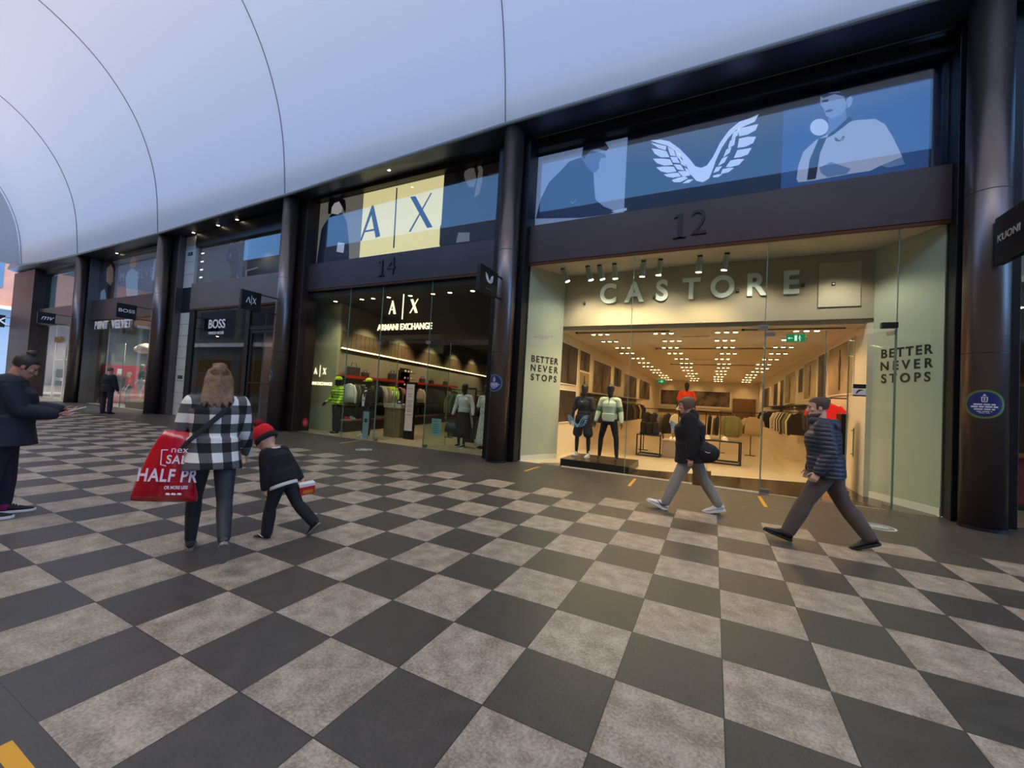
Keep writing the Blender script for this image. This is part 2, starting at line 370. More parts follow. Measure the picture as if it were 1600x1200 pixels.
# ================================================================== FIGURES
def rx(a): return Matrix.Rotation(a, 3, 'X')
def rz_(a): return Matrix.Rotation(a, 3, 'Z')
def ry_(a): return Matrix.Rotation(a, 3, 'Y')
def dirx(a, o=0.0, sgn=1):
    """unit vector of a limb that hangs down, swung forward by a and outward by o"""
    return Vector((sgn*math.sin(o), math.sin(a)*math.cos(o), -math.cos(a)*math.cos(o)))
class Skel: pass
def skeleton(H=1.75, lean=0, legs=((0, 0), (0, 0)), foot=(0, 0), splay=(3, 3), arms=((0, 8, 10, 0), (0, 8, 10, 0)), head=(0, 0), shoulder=1.0, lift=0.0, twist=0, legout=0):
    """angles in degrees; legs: (hip forward, knee bend); arms: (forward, outward, elbow bend, forearm turned inward); head: (nod down, turn left)"""
    k = Skel(); s = H/1.75; k.s = s; k.H = H
    kn, an, toe, heel, ft = [], [], [], [], []
    for i, sg in enumerate((-1, 1)):
        a, b = R(legs[i][0]), R(legs[i][1]); hj = Vector((sg*.092*s, 0, 0))
        kv = hj+dirx(a, R(splay[i]), sg)*.435*s; av = kv+dirx(a-b, R(splay[i])*.3, sg)*.43*s
        fa = R(foot[i]); fd = Vector((0, math.cos(fa), math.sin(fa)))           # toe direction, fa up
        kn.append(kv); an.append(av); ft.append(fd)
    low = min(min((an[i]-Vector((0, 0, .085*s))*1)[2]+min(0, ft[i].z*.17*s), (an[i]+Vector((0, ft[i].z*.09, -.085*math.cos(R(foot[i]))))*s)[2]-abs(ft[i].z)*.03*s) for i in (0, 1))
    hz = -low+lift; up = Vector((0, 0, hz))
    k.hip = up.copy(); k.hj = [Vector((sg*.092*s, 0, hz)) for sg in (-1, 1)]; k.kn = [v+up for v in kn]; k.an = [v+up for v in an]; k.ft = ft; k.fa = [R(v) for v in foot]
    L = rx(-R(lean)); k.L = L; U = L @ Vector((0, 0, 1)); k.U = U
    tw = rz_(R(twist)); k.tw = tw
    k.wa = up+U*.13*s; k.ch = up+U*.33*s; k.sh = [up+U*.475*s+L @ (tw @ Vector((sg*.183*s*shoulder, 0, 0))) for sg in (-1, 1)]; k.nb = up+U*.515*s
    k.el, k.wr, k.ad = [], [], []
    for i, sg in enumerate((-1, 1)):
        p, o, e, n = [R(v) for v in arms[i]]
        e_ = k.sh[i]+dirx(p, o, sg)*.285*s
        fd = dirx(p+e, o*.6, sg); fd = rz_(sg*n) @ fd if n else fd
        k.el.append(e_); k.wr.append(e_+fd*.25*s); k.ad.append(fd.normalized())
    k.HM = rz_(R(head[1])) @ rx(-R(head[0])); hu = (U*.45+k.HM @ Vector((0, 0, 1))*.55).normalized()
    k.hd = k.nb+hu*.055*s; k.hc = k.nb+hu*.09*s+k.HM @ Vector((0, .012*s, .115*s))
    return k
HEAD = [(-.118, .026, .030, .052), (-.108, .042, .046, .042), (-.09, .052, .062, .028), (-.06, .060, .074, .014), (-.03, .066, .084, .003), (0, .071, .091, -.004), (.03, .0745, .096, -.008), (.06, .074, .097, -.010), (.085, .066, .088, -.012), (.105, .050, .068, -.014), (.117, .026, .036, -.014)]
def head_rings(k, sc_=1.0, off=(0, 0, 0), lo=-9, n=24):
    s = k.s; out = []
    for z, a, b_, y in HEAD:
        if z < lo: continue
        out.append([k.hc+k.HM @ (Vector(((a*sc_)*math.cos(2*PI*i/n)+off[0], y+(b_*sc_)*math.sin(2*PI*i/n)+off[1], z*sc_+off[2]))*s) for i in range(n)])
    return out
def hpt(k, x, y, z): return k.hc+k.HM @ (Vector((x, y, z))*k.s)
def hand(b, k, i, curl=35, grip=None, palm=None):
    """palm with four unequal jointed fingers and a thumb from its side"""
    s = k.s; sg = (-1, 1)[i]; d = k.ad[i]; w = k.wr[i]
    n = Vector(palm) if palm else Vector((-sg, 0, 0)); n = (n-d*n.dot(d)).normalized(); side = d.cross(n).normalized()
    fwd = side if side.y > 0 else -side                                           # thumb side
    b.limb([w-d*.01*s, w+d*.03*s, w+d*.085*s], [(.026*s, .020*s), (.037*s, .016*s), (.040*s, .014*s)], 10, ref=fwd)
    c = R(curl)
    for q, (u, ln) in enumerate(((.030, .072), (.011, .080), (-.009, .075), (-.028, .060))):
        p = w+d*.082*s+fwd*u*s; r = .0082*s; pts = [p]; a = c*.35
        for j, fr in enumerate((.44, .32, .24)):
            p = p+(d*math.cos(a)+n*math.sin(a))*ln*fr*s; pts.append(p); a += c*(.75+.08*q)
        b.limb(pts, [r, r*.98, r*.9, r*.78], 8)
    p = w+d*.022*s+fwd*.026*s; a1 = (d*.55+fwd*.62+n*.45).normalized(); a2 = (d*.8+fwd*.25+n*.6).normalized()
    b.limb([p, p+a1*.038*s, p+a1*.038*s+a2*.03*s, p+a1*.038*s+a2*.052*s], [.012*s, .0105*s, .0095*s, .008*s], 8)
def body_mesh(k, mskin, t, curl=(35, 35), palm=(None, None), vox=.006, face=True, fat=1.0, bare_leg=False, name='body'):
    s = k.s; b = MB()
    b.loft(head_rings(k))
    b.limb([k.nb-k.U*.05*s, k.nb+k.U*.02*s, hpt(k, 0, -.022, -.055)], [(.075*s, .065*s), (.056*s, .056*s), (.052*s, .055*s)], 14)
    if face:
        b.limb([hpt(k, 0, .084, .022), hpt(k, 0, .100, -.005), hpt(k, 0, .106, -.030)], [.009*s, .012*s, .016*s], 8)
        for sg in (-1, 1):
            b.ell(hpt(k, sg*.030, .086, .030), (.022*s, .012*s, .008*s), k.HM.to_4x4(), 8, 6)      # brow ridge
            b.ell(hpt(k, sg*.040, .062, -.018), (.022*s, .022*s, .022*s), k.HM.to_4x4(), 8, 6)
            b.ell(hpt(k, sg*.072, -.008, -.005), (.009*s, .020*s, .031*s), k.HM.to_4x4(), 8, 6)    # ear
        b.limb([hpt(k, -.020, .089, -.062), hpt(k, 0, .096, -.060), hpt(k, .020, .089, -.062)], [.006*s, .0085*s, .006*s], 8)
        b.limb([hpt(k, -.016, .087, -.074), hpt(k, 0, .093, -.075), hpt(k, .016, .087, -.074)], [.006*s, .009*s, .006*s], 8)
        b.ell(hpt(k, 0, .077, -.102), (.022*s, .018*s, .016*s), k.HM.to_4x4(), 8, 6)
    torso(b, k, 0, fat)
    for i in (0, 1):
        b.limb([k.sh[i], (k.sh[i]+k.el[i])/2, k.el[i], k.el[i]*.6+k.wr[i]*.4, k.wr[i]], [.050*s, .045*s, .037*s, .037*s, .026*s], 12)
        hand(b, k, i, curl[i], palm=palm[i])
        leg(b, k, i, 0)
        b.limb([k.an[i]-Vector((0, 0, .02*s)), k.an[i]-Vector((0, 0, .05*s))+k.ft[i]*.07*s], [.035*s, .03*s], 8)
    return b.build(name, mskin, t, smooth=True, vox=vox, sm=2)
def torso(b, k, e, fat=1.0, hem=None, top=True):
    """trunk from the crotch to the neck, e metres thicker than the body; hem: stop this far above the hips"""
    s = k.s; rows = [(-.10, .125, .095, 0), (-.03, .165, .118, -.008), (.05, .160, .115, -.004), (.14, .137, .100, .004), (.23, .145, .104, .004), (.33, .165, .116, .004), (.41, .172, .112, -.004), (.47, .158, .088, -.012), (.505, .095, .068, -.012)]
    rg = []
    for z, a, c, y in rows:
        if hem is not None and z < hem: continue
        f = fat if z < .4 else 1; M = k.L @ (k.tw if z > .2 else Matrix.Identity(3))
        A = (a*f*s+e*(1 if z < .45 else .6)); Cc = (c*f*s+e*(1 if z < .45 else .6))
        cen = k.hip+k.U*z*s+k.L @ Vector((0, y*s, 0))
        if z < 0: cen = k.hip+Vector((0, y*s, z*s))
        rg.append([cen+M @ Vector((A*math.cos(2*PI*q/24), Cc*math.sin(2*PI*q/24), 0)) for q in range(24)])
    b.loft(rg)
def leg(b, k, i, e, to=1.0, flare=0):
    s = k.s; h, n, a = k.hj[i], k.kn[i], k.an[i]
    pts = [h+Vector((0, 0, .02*s)), h*.6+n*.4, n, n*.68+a*.32, n*(1-to)+a*to if to < 1 else a]
    if to <= .5:
        b.limb([pts[0], pts[1], h*.12+n*.88], [(.088*s+e, .095*s+e), (.084*s+e, .088*s+e), (.074*s+e+flare, .080*s+e+flare)], 14); return
    b.limb(pts, [(.088*s+e, .095*s+e), (.078*s+e, .082*s+e), (.054*s+e, .058*s+e), (.054*s+e+flare*.5, .060*s+e+flare*.5), (.036*s+e+flare, .040*s+e+flare)], 14)
def trousers(k, t, m, e=.016, flare=.012, vox=.009, name='trousers', to=.97, fat=1.0, label=None):
    b = MB(); s = k.s
    for i in (0, 1): leg(b, k, i, e, to, flare)
    rg = []
    for z, a, c in ((-.10, .115, .100), (-.03, .168, .124), (.05, .163, .120), (.10, .150, .112)):
        rg.append([k.hip+(k.U if z > 0 else Vector((0, 0, 1)))*z*s+Vector((((a*fat)*s+e)*math.cos(2*PI*q/20), (c*fat*s+e*.9)*math.sin(2*PI*q/20)-.006*s, 0)) for q in range(20)])
    b.loft(rg); return b.build(name, m, t, smooth=True, vox=vox, sm=3, label=label)
def top(k, t, m, e=.03, sleeve=1.0, hem=-.03, vox=.009, name='jacket', puff=0, se=None, fat=1.0, label=None, hood=False, hemflare=0.0):
    b = MB(); s = k.s; se = e if se is None else se
    torso(b, k, e, fat, hem=.045)
    # skirt of the garment below the waist
    rg = []
    for z in (.16, .06, hem*.5, hem):
        f = (.06-z)/(.06-hem) if z < .06 else 0
        U = k.U if z > 0 else (k.U*.5+Vector((0, 0, .5)))
        rg.append([k.hip+U*z*s+k.L @ Vector(((.158*fat*s+e+hemflare*max(0, f))*math.cos(2*PI*q/24), (.116*fat*s+e+hemflare*max(0, f))*math.sin(2*PI*q/24), 0)) for q in range(24)])
    b.loft(rg)
    for i in (0, 1):
        ax = k.sh[i]; w = k.wr[i]-k.ad[i]*.01*s; pts = [ax, (ax+k.el[i])/2, k.el[i], k.el[i]*.5+w*.5, w]; rad = [.058*s+se*.9, .050*s+se, .042*s+se*.95, .038*s+se*.85, .031*s+se*.6]
        if sleeve < .6: pts = [ax, ax*.5+k.el[i]*.5, ax*.12+k.el[i]*.88]; rad = [.058*s+se*.9, .054*s+se*1.1, .050*s+se*1.5]
        b.limb(pts, rad, 14)
        b.limb([k.nb-k.U*.03*s, ax+k.U*.004*s], [(.06*s+e*.5, .062*s+e*.4), (.062*s+e*.6, .056*s+e*.8)], 12)
    if hood: b.ell(k.nb+k.U*.0*s+k.L @ Vector((0, -.085*s, .02*s)), (.105*s, .06*s, .075*s), k.L.to_4x4())
    return b.build(name, m, t, smooth=True, vox=vox, sm=3, label=label)
def shoe(k, t, i, m, sole, name='shoe', big=1.0, logo=None):
    s = k.s*big; a = k.an[i]; F = k.ft[i]; Rt = Vector((1, 0, 0)); Up = Rt.cross(F).normalized()
    heel = a-Up*.085*s-F*.055*s
    P = lambda f, u, x=0: heel+F*f*s+Up*u*s+Rt*x*s
    b = MB(); n = 14; rg = []
    for f, w, h0, h in ((-.008, .022, .028, .075), (.01, .034, .024, .105), (.05, .038, .022, .118), (.095, .041, .022, .105), (.14, .044, .022, .078), (.19, .047, .022, .060), (.235, .040, .024, .048), (.262, .022, .028, .040)):
        rg.append([P(f, (h0+h)/2+(h-h0)/2*math.sin(2*PI*q/n), w*math.cos(2*PI*q/n)*(1 if math.sin(2*PI*q/n) < .3 else .82)) for q in range(n)])
    b.loft(rg); o = b.build(name, m, t, smooth=True, sub=1)
    b = MB(); out = [(-.014, .0), (-.005, .026), (.03, .037), (.09, .040), (.15, .047), (.2, .049), (.245, .038), (.272, .012)]
    ol = [P(f, 0, x) for f, x in out]+[P(f, 0, -x) for f, x in out[::-1] if True]
    b.prism(ol, Up*.028*s); b.build('sole', sole, o, bevel=.004)
    b = MB()
    for q in range(4):
        f = .085+q*.02; u = .112-q*.011; b.limb([P(f, u-.006, -.022), P(f, u+.003, 0), P(f, u-.006, .022)], [.0032*s]*3, 6)
    b.build('laces', logo or sole, o); return o
M_skin = mat('skin', (205, 150, 122), .55, var=.05)
M_skin2 = mat('skin_pale', (214, 168, 142), .55, var=.05)
def eyes(k, t):
    for sg in (-1, 1):
        b = MB(); b.ell(hpt(k, sg*.030, .0865, .012), (.013*k.s, .007*k.s, .006*k.s), k.HM.to_4x4(), 8, 6)
        b.build('eye', mat('eye_dark', (40, 30, 26), .3), t)
        b = MB(); b.limb([hpt(k, sg*.014, .094, .034), hpt(k, sg*.03, .095, .038), hpt(k, sg*.045, .086, .033)], [.004*k.s]*3, 6)
        b.build('eyebrow', mat('brow_brown', (60, 42, 30), .8), t)
def hair_cap(k, t, m, grow=1.07, back=-.012, up=.006, lo=-.035, extra=None, name='hair', vox=.007):
    b = MB(); s = k.s; n = 26; rg = []
    for z, a, c, y in HEAD:
        if z < lo: continue
        row = []
        for i in range(n):
            an = 2*PI*i/n; fy = math.sin(an); g = grow
            lim = .045 if z < .055 else 1                                    # open at the face
            yy = (y+c*g*fy); yy = min(yy, lim) if fy > 0 else yy
            row.append(hpt(k, a*g*math.cos(an), yy+back, z*1.05+up))
        rg.append(row)
    b.loft(rg)
    if extra: extra(b)
    return b.build(name, m, t, smooth=True, vox=vox, sm=2)
M_hair_dark = mat('dark_brown_hair', (38, 28, 24), .55, bump=.5, bscale=120)
M_hair_brown = mat('brown_hair', (74, 52, 38), .6, bump=.5, bscale=120)
M_hair_grey = mat('grey_brown_hair', (112, 84, 58), .7, bump=.5, bscale=120)
M_hair_blond = mat('blond_streaked_hair', (104, 76, 50), .55, bump=.6, bscale=90, var=.45, vscale=24)
def stripes(name, rgb, scale, depth=.02, rough=.5, axis=2, dark=.6):
    """quilted cloth: rounded ribs across the garment"""
    m = mat(name, rgb, rough); nt = m.node_tree; L = nt.links; b = nt.nodes['Principled BSDF']
    t = nt.nodes.new('ShaderNodeTexCoord'); s = nt.nodes.new('ShaderNodeSeparateXYZ'); L.new(t.outputs['Object'], s.inputs[0])
    mu = nt.nodes.new('ShaderNodeMath'); mu.operation = 'MULTIPLY'; mu.inputs[1].default_value = scale; L.new(s.outputs[axis], mu.inputs[0])
    sn = nt.nodes.new('ShaderNodeMath'); sn.operation = 'SINE'; L.new(mu.outputs[0], sn.inputs[0]); ab = nt.nodes.new('ShaderNodeMath'); ab.operation = 'ABSOLUTE'; L.new(sn.outputs[0], ab.inputs[0])
    bp = nt.nodes.new('ShaderNodeBump'); bp.inputs['Distance'].default_value = depth; bp.inputs['Strength'].default_value = 1; L.new(ab.outputs[0], bp.inputs['Height']); L.new(bp.outputs[0], b.inputs['Normal'])
    return m
def plaid():
    m = bpy.data.materials.new('buffalo_check_flannel'); m.use_nodes = True; nt = m.node_tree; L = nt.links; b = nt.nodes['Principled BSDF']
    t = nt.nodes.new('ShaderNodeTexCoord'); s = nt.nodes.new('ShaderNodeSeparateXYZ'); L.new(t.outputs['Object'], s.inputs[0])
    def mt(op, a, v=None):
        n = nt.nodes.new('ShaderNodeMath'); n.operation = op
        for i, q in enumerate((a, v)):
            if q is None: continue
            if isinstance(q, (int, float)): n.inputs[i].default_value = q
            else: L.new(q, n.inputs[i])
        return n.outputs[0]
    def band(sock, sc_, off): return mt('LESS_THAN', mt('FLOORED_MODULO', mt('ADD', mt('MULTIPLY', sock, sc_), off), 1.0), .5)
    geo = nt.nodes.new('ShaderNodeNewGeometry')
    # across: angle-like coordinate so that the check goes round the body
    h = band(mt('ADD', s.outputs[0], mt('MULTIPLY', s.outputs[1], .55)), 1/.165, .1); v = band(s.outputs[2], 1/.165, .35)
    sm_ = mt('ADD', h, v); r = nt.nodes.new('ShaderNodeValToRGB'); r.color_ramp.interpolation = 'CONSTANT'; e = r.color_ramp.elements
    e[0].position = 0; e[0].color = lin((222, 216, 206)); e[1].position = .4; e[1].color = lin((88, 84, 84)); q = e.new(.8); q.color = lin((16, 15, 17))
    L.new(mt('MULTIPLY', sm_, .5), r.inputs[0]); L.new(r.outputs[0], b.inputs['Base Color']); b.inputs['Roughness'].default_value = .9
    return m
# ================================================================== PEOPLE ON THE WALKWAY
M_sole_w = mat('white_rubber', (226, 222, 214), .6); M_sole_b = mat('black_rubber', (24, 23, 24), .7); M_sole_g = mat('grey_rubber', (120, 112, 104), .7)
M_shoe_b = mat('black_trainer_mesh', (20, 19, 22), .7); M_shoe_w = mat('white_trainer_leather', (222, 218, 212), .5)
def swoosh(k, o, i, m, side):
    """curved tick mark on the outer side of a trainer"""
    s = k.s; F = k.ft[i]; Up = Vector((1, 0, 0)).cross(F).normalized(); heel = k.an[i]-Up*.085*s-F*.055*s
    b = MB(); pts = [(.03, .078), (.045, .058), (.07, .052), (.10, .060), (.14, .074), (.17, .082)]
    b.limb([heel+F*f*s+Up*u*s+Vector((side*(.047+.006*(1-abs(f-.1)/.1))*s, 0, 0)) for f, u in pts], [.005*s, .011*s, .012*s, .009*s, .006*s, .004*s], 6)
    b.build('side_mark', m, o)

# --- woman in the checked overshirt, seen from behind, walking away with a red sale bag
t = thing('person', 'woman walking away in black and white checked overshirt, carrying a red sale bag', 'person', (-2.48, .26, 0), R(62))
k = skeleton(1.70, lean=9, legs=((22, 14), (-20, 38)), foot=(0, -52), arms=((6, 14, 14, 0), (14, 12, 16, 0)), head=(12, 4), twist=-4)
body_mesh(k, M_skin2, t, curl=(70, 45), face=True)
trousers(k, t, mat('charcoal_leggings', (34, 38, 46), .7), e=.008, flare=.002, fat=1.0, name='leggings')
top(k, t, plaid(), e=.050, se=.030, hem=-.13, hemflare=.03, name='checked_overshirt')
for i in (0, 1): shoe(k, t, i, mat('grey_black_trainer', (52, 46, 46), .7, var=.5, vscale=30), M_sole_g)
def longhair(b):
    s = k.s
    for q in range(13):
        u = -1+2*q/12; a = hpt(k, .070*u, -.03-.05*(1-abs(u)), .070); c = hpt(k, .088*u, -.055-.050*(1-abs(u)), -.02); c2 = hpt(k, .092*u, -.070-.055*(1-abs(u)), -.09)
        e = k.nb+k.U*-.01*s+k.L @ Vector((.105*u*s, -.125*s, 0)); f = k.nb-k.U*(.075+.03*math.sin(q*2.1)-.03*abs(u))*s+k.L @ Vector((.115*u*s, -.150*s, 0))
        b.limb([a, c, c2, e, f], [.024*s, .030*s, .030*s, .024*s, .009*s], 8)
    b.ell(hpt(k, .01, -.055, .118), (.052*s, .045*s, .036*s))
    b.ell(hpt(k, -.02, -.03, .132), (.04*s, .03*s, .022*s))
hair_cap(k, t, M_hair_blond, extra=longhair, grow=1.09)
b = MB(); s = k.s                                                     # crossbody strap over the shirt, from the right shoulder to the left hip
P = lambda a, r_x, r_y, z: k.hip+k.U*z+k.L @ Vector((r_x*math.cos(R(a)), r_y*math.sin(R(a)), 0))
b.limb([P(65, .13, .13, .50), P(20, .13, .09, .56), P(-40, .16, .145, .50), P(-75, .2, .178, .38), P(-105, .2, .178, .26), P(-135, .23, .20, .14), P(-165, .25, .2, .04)], [(.022, .005)]*7, 8, ref=(0, .3, 1))
b.build('crossbody_strap', mat('black_webbing', (20, 20, 24), .8), t)
woman = t; kw = k
# --- the red carrier bag she holds
hp = Matrix.Rotation(R(62), 4, 'Z') @ (k.wr[0]+k.ad[0]*.10); hp = Vector((-2.48, .26, 0))+hp
ba = R(57); rt = Vector((math.cos(ba), math.sin(ba), 0)); nb_ = Vector((math.sin(ba), -math.cos(ba), 0))
def onbag(px, py, o):
    d = ray2(px, py); return EYE+d*((o-EYE).dot(nb_)/d.dot(nb_))
ob = hp+nb_*.20; G = Vector((hp.x, hp.y, 0)); bag = thing('carrier_bag', 'big red plastic sale carrier bag held in the left hand of the checked-shirt woman', 'bag', (0, 0, 0))
lo = onbag(254, 782, ob); bag.location = Vector((lo.x, lo.y, 0))
Lx = [(258, 672, 304, 676), (246, 686, 306, 688), (234, 705, 307, 706), (226, 722, 305, 722), (214, 748, 306, 750), (204, 772, 309, 776), (203, 782, 308, 784)]
b = MB(); rgs = []
for q, (ax, ay, cx_, cy_) in enumerate(Lx[::-1]):
    A = onbag(ax, ay, ob); Cc = onbag(cx_, cy_, ob); mid = (A+Cc)/2; w = (Cc-A)/2; th = [.03, .075, .10, .095, .075, .05, .03][q]
    rgs.append([mid+w*math.cos(2*PI*i/28)*(1+.0*i)+nb_*(th*math.sin(2*PI*i/28)*(.86+.14*math.cos(i*2.4+q))) for i in range(28)])
b.loft(rgs); M_bag = mat('red_polythene', (186, 10, 34), .22, bump=.35, bscale=9, coat=.4)
b.build('bag_body', M_bag, bag, smooth=True, world=True)
b = MB(); pA = onbag(272, 673, ob); pB = onbag(298, 675, ob)
b.limb([pA, pA.lerp(hp, .6)+nb_*.02, hp+Vector((0, 0, .02)), hp-nb_*.02, pB.lerp(hp, .5)-nb_*.02, pB], [(.02, .006)]*6, 8); b.build('handle', M_bag, bag, world=True)
M_print = mat('pink_white_print', (242, 214, 216), .5)
rb = (PI/2, 0, ba)
def bagtext(s_, px, py, hpx, rot_=0, sp=1.0, xs=1.0, bd=0, d=.108):
    o = onbag(px, py, ob)+nb_*d; c = onbag(px, py+10, ob+nb_*d)-onbag(px, py, ob+nb_*d); mpp = c.length/10
    e = Euler(rb).to_matrix() @ Matrix.Rotation(R(rot_), 3, 'Z'); text('print', s_, hpx*mpp/.70, M_print, onbag(px, py, ob+nb_*d), e.to_euler(), bag, .002, sp, xs=xs, bold=bd)
bagtext('nex', 281, 703, 10, -3, 1.05); bagtext('SALE', 281, 719, 13, -4, 1.12, .78, .002); bagtext('HALF PR', 262, 744, 19, -5, 1.12, .66, .004)
bagtext('OR MORE LESS', 275, 762, 5, -3, 1.0, .62, .001)
b = MB()
for a, c in (((262, 703), (253, 703)), ((253, 703), (251, 726)), ((251, 726), (259, 728))): b.limb([onbag(*a, ob+nb_*.108), onbag(*c, ob+nb_*.108)], [.004, .004], 6)
b.build('bracket_print', M_print, bag, world=True)
for px in (260, 269, 278): b = MB(); b.limb([onbag(px, 772, ob+nb_*.104), onbag(px+4, 772.5, ob+nb_*.104)], [.01, .01], 6); b.build('small_print', M_print, bag, world=True)

# --- the child beside her
t = thing('person', 'small child in red bobble hat and black jumper over a white shirt', 'person', (-2.37, .88, 0), R(102))
k = skeleton(1.08, lean=26, legs=((14, 10), (-30, 22)), foot=(0, -48), arms=((-14, 8, 10, 0), (-38, 8, -4, 0)), head=(38, 4), shoulder=.95)
# a child's head is larger for the body
def childhead(k, f=1.68):
    hm = k.HM.copy(); k.HM = hm*f; k.hc = k.nb+(k.U*.5+hm @ Vector((0, 0, .5)))*.06*k.s+hm @ Vector((0, .02, .125))*k.s*f*.9
childhead(k)
body_mesh(k, M_skin, t, curl=(60, 40), vox=.005)
trousers(k, t, mat('black_jogging_trousers', (18, 18, 24), .85), e=.020, flare=.010)
top(k, t, mat('white_cotton_shirt', (214, 208, 196), .8), e=.040, se=.0, hem=-.105, sleeve=.5, name='shirt', hemflare=.01)
top(k, t, mat('black_knit_jumper', (22, 18, 20), .95, bump=.4, bscale=140), e=.052, se=.034, hem=-.05, name='jumper')
b = MB(); b.limb([k.nb+k.L @ Vector((.062*math.cos(a)*k.s*1.35, .064*math.sin(a)*k.s*1.35-.004, .03+.006*math.sin(a))) for a in [2*PI*i/12 for i in range(13)]], [(.018, .012)]*13, 6); b.build('collar', MATS['white_cotton_shirt'], t)
for i in (0, 1): o = shoe(k, t, i, M_shoe_b, M_sole_g, big=1.18); swoosh(k, o, i, M_sole_w, (-1, 1)[i])
b = MB(); s = k.s; rg = []
for z, g in ((.012, 1.17), (.04, 1.19), (.075, 1.18), (.11, 1.10), (.14, .88), (.165, .5)):
    rg.append([hpt(k, .073*g*math.cos(2*PI*i/24), -.010+.094*g*math.sin(2*PI*i/24), z+.004*math.sin(i*2.1)) for i in range(24)])
b.loft(rg); hat = b.build('bobble_hat', mat('red_knit', (190, 14, 26), .95, bump=.5, bscale=80), t, smooth=True, sub=1)
b = MB(); b.loft([[hpt(k, .073*g*math.cos(2*PI*i/24), -.010+.094*g*math.sin(2*PI*i/24), z) for i in range(24)] for z, g in ((-.012, 1.17), (-.008, 1.23), (.035, 1.23), (.040, 1.17))]); b.build('black_hat_band', mat('black_knit', (20, 16, 18), .95), hat, smooth=True)
b = MB()
for q in range(26):
    a = q*2.4; zz = 1-2*(q+.5)/26; r_ = math.sqrt(1-zz*zz); b.ell(hpt(k, .026*r_*math.cos(a), -.02+.026*r_*math.sin(a), .192+.024*zz), (.030*s, .030*s, .030*s), None, 8, 6)
b.build('bobble', mat('dark_red_wool', (120, 12, 24), 1), hat, smooth=True)
hc = Matrix.Rotation(R(102), 4, 'Z') @ (k.wr[0]+k.ad[0]*.06)
# a red and white card box held low behind
tb = thing('toy_box', 'small red and white card box in the far hand of the bobble hat child', 'box', (0, 0, 0))
pb = Vector((-2.37, .88, 0))+(Matrix.Rotation(R(102), 4, 'Z') @ (k.wr[1]+k.ad[1]*.085+Vector((0, -.02, -.035)))); tb.location = pb; tb.rotation_euler = (R(8), R(-6), R(70))
MB().box(-.075, .075, -.035, .035, -.06, .03).build('card_box', mat('red_card', (186, 22, 24), .5), tb, bevel=.004)
MB().box(-.076, .076, -.036, .036, .028, .062).build('white_lid', mat('white_card', (222, 214, 206), .5), tb, bevel=.003)
MB().box(-.045, .05, -.040, -.034, -.045, -.008).build('yellow_print', mat('orange_print', (196, 110, 30), .6), tb)

# --- man in a dark hooded jacket walking left
M_grey_j = mat('grey_jogger_cotton', (146, 138, 126), .95, var=.12, vscale=14)
t = thing('person', 'man walking left in black hooded jacket, grey joggers and white trainers', 'person', (1.27, 4.93, 0), R(92))
k = skeleton(1.74, lean=6, legs=((25, 4), (-25, 6)), foot=(22, -14), arms=((-14, 12, 18, 0), (2, 4, 20, 0)), head=(12, -6))
body_mesh(k, M_skin, t, curl=(45, 60)); eyes(k, t)
trousers(k, t, M_grey_j, e=.022, flare=.006, name='joggers')
top(k, t, mat('black_down_jacket', (22, 17, 15), .9, bump=.25, bscale=18), e=.105, se=.060, hem=-.14, hemflare=.02)
for i in (0, 1): o = shoe(k, t, i, M_shoe_w, M_sole_w, big=1.16); swoosh(k, o, i, M_black, (-1, 1)[i])
def hoodf(b):
    b.ell(k.nb+k.L @ Vector((0, -.055, .03)), (.115, .085, .10))
hair_cap(k, t, M_hair_grey, grow=1.26, lo=-.07)
b = MB(); b.ell(k.nb+k.L @ Vector((0, -.06, .035)), (.125, .085, .11), None, 16, 10); b.build('hood', MATS['black_down_jacket'], t, smooth=True)
b = MB(); cb = k.hip+Vector((-.15, -.19, .03)); b.ell(cb, (.10, .19, .15), None, 18, 12); b.build('shoulder_bag', mat('black_nylon', (18, 16, 18), .7), t, smooth=True)
b = MB(); b.limb([cb+Vector((-.02, -.05, .13)), k.ch+Vector((-.22, -.12, .0)), k.sh[0]+Vector((.06, 0, .08)), k.nb+Vector((.08, .07, -.02)), k.ch+Vector((.12, .17, -.05))], [(.018, .004)]*5, 8); b.build('bag_strap', MATS['black_nylon'], t)
b = MB(); b.limb([cb+Vector((-.10, -.06, .02)), cb+Vector((-.103, -.03, .012)), cb+Vector((-.10, .01, .03))], [.004, .006, .003], 6); b.build('bag_mark', M_sole_w, t)
tt = thing('paper_bag', 'tan paper carrier bag hanging between the man in grey joggers and the shop glass', 'bag', (1.42, 5.22, .36))
b = MB(); b.loft([[(x, y, 0) for x, y in ((-.13, -.05), (.13, -.05), (.13, .05), (-.13, .05))], [(x, y, .24) for x, y in ((-.13, -.05), (.13, -.05), (.13, .05), (-.13, .05))]]); b.build('paper_body', mat('tan_paper', (164, 118, 62), .8), tt, bevel=.004)
b = MB(); b.limb([(-.07, -.05, .24), (-.05, -.02, .38), (.05, -.02, .38), (.07, -.05, .24)], [.004]*4, 6); b.build('twisted_handle', mat('tan_paper', (164, 118, 62)), tt)

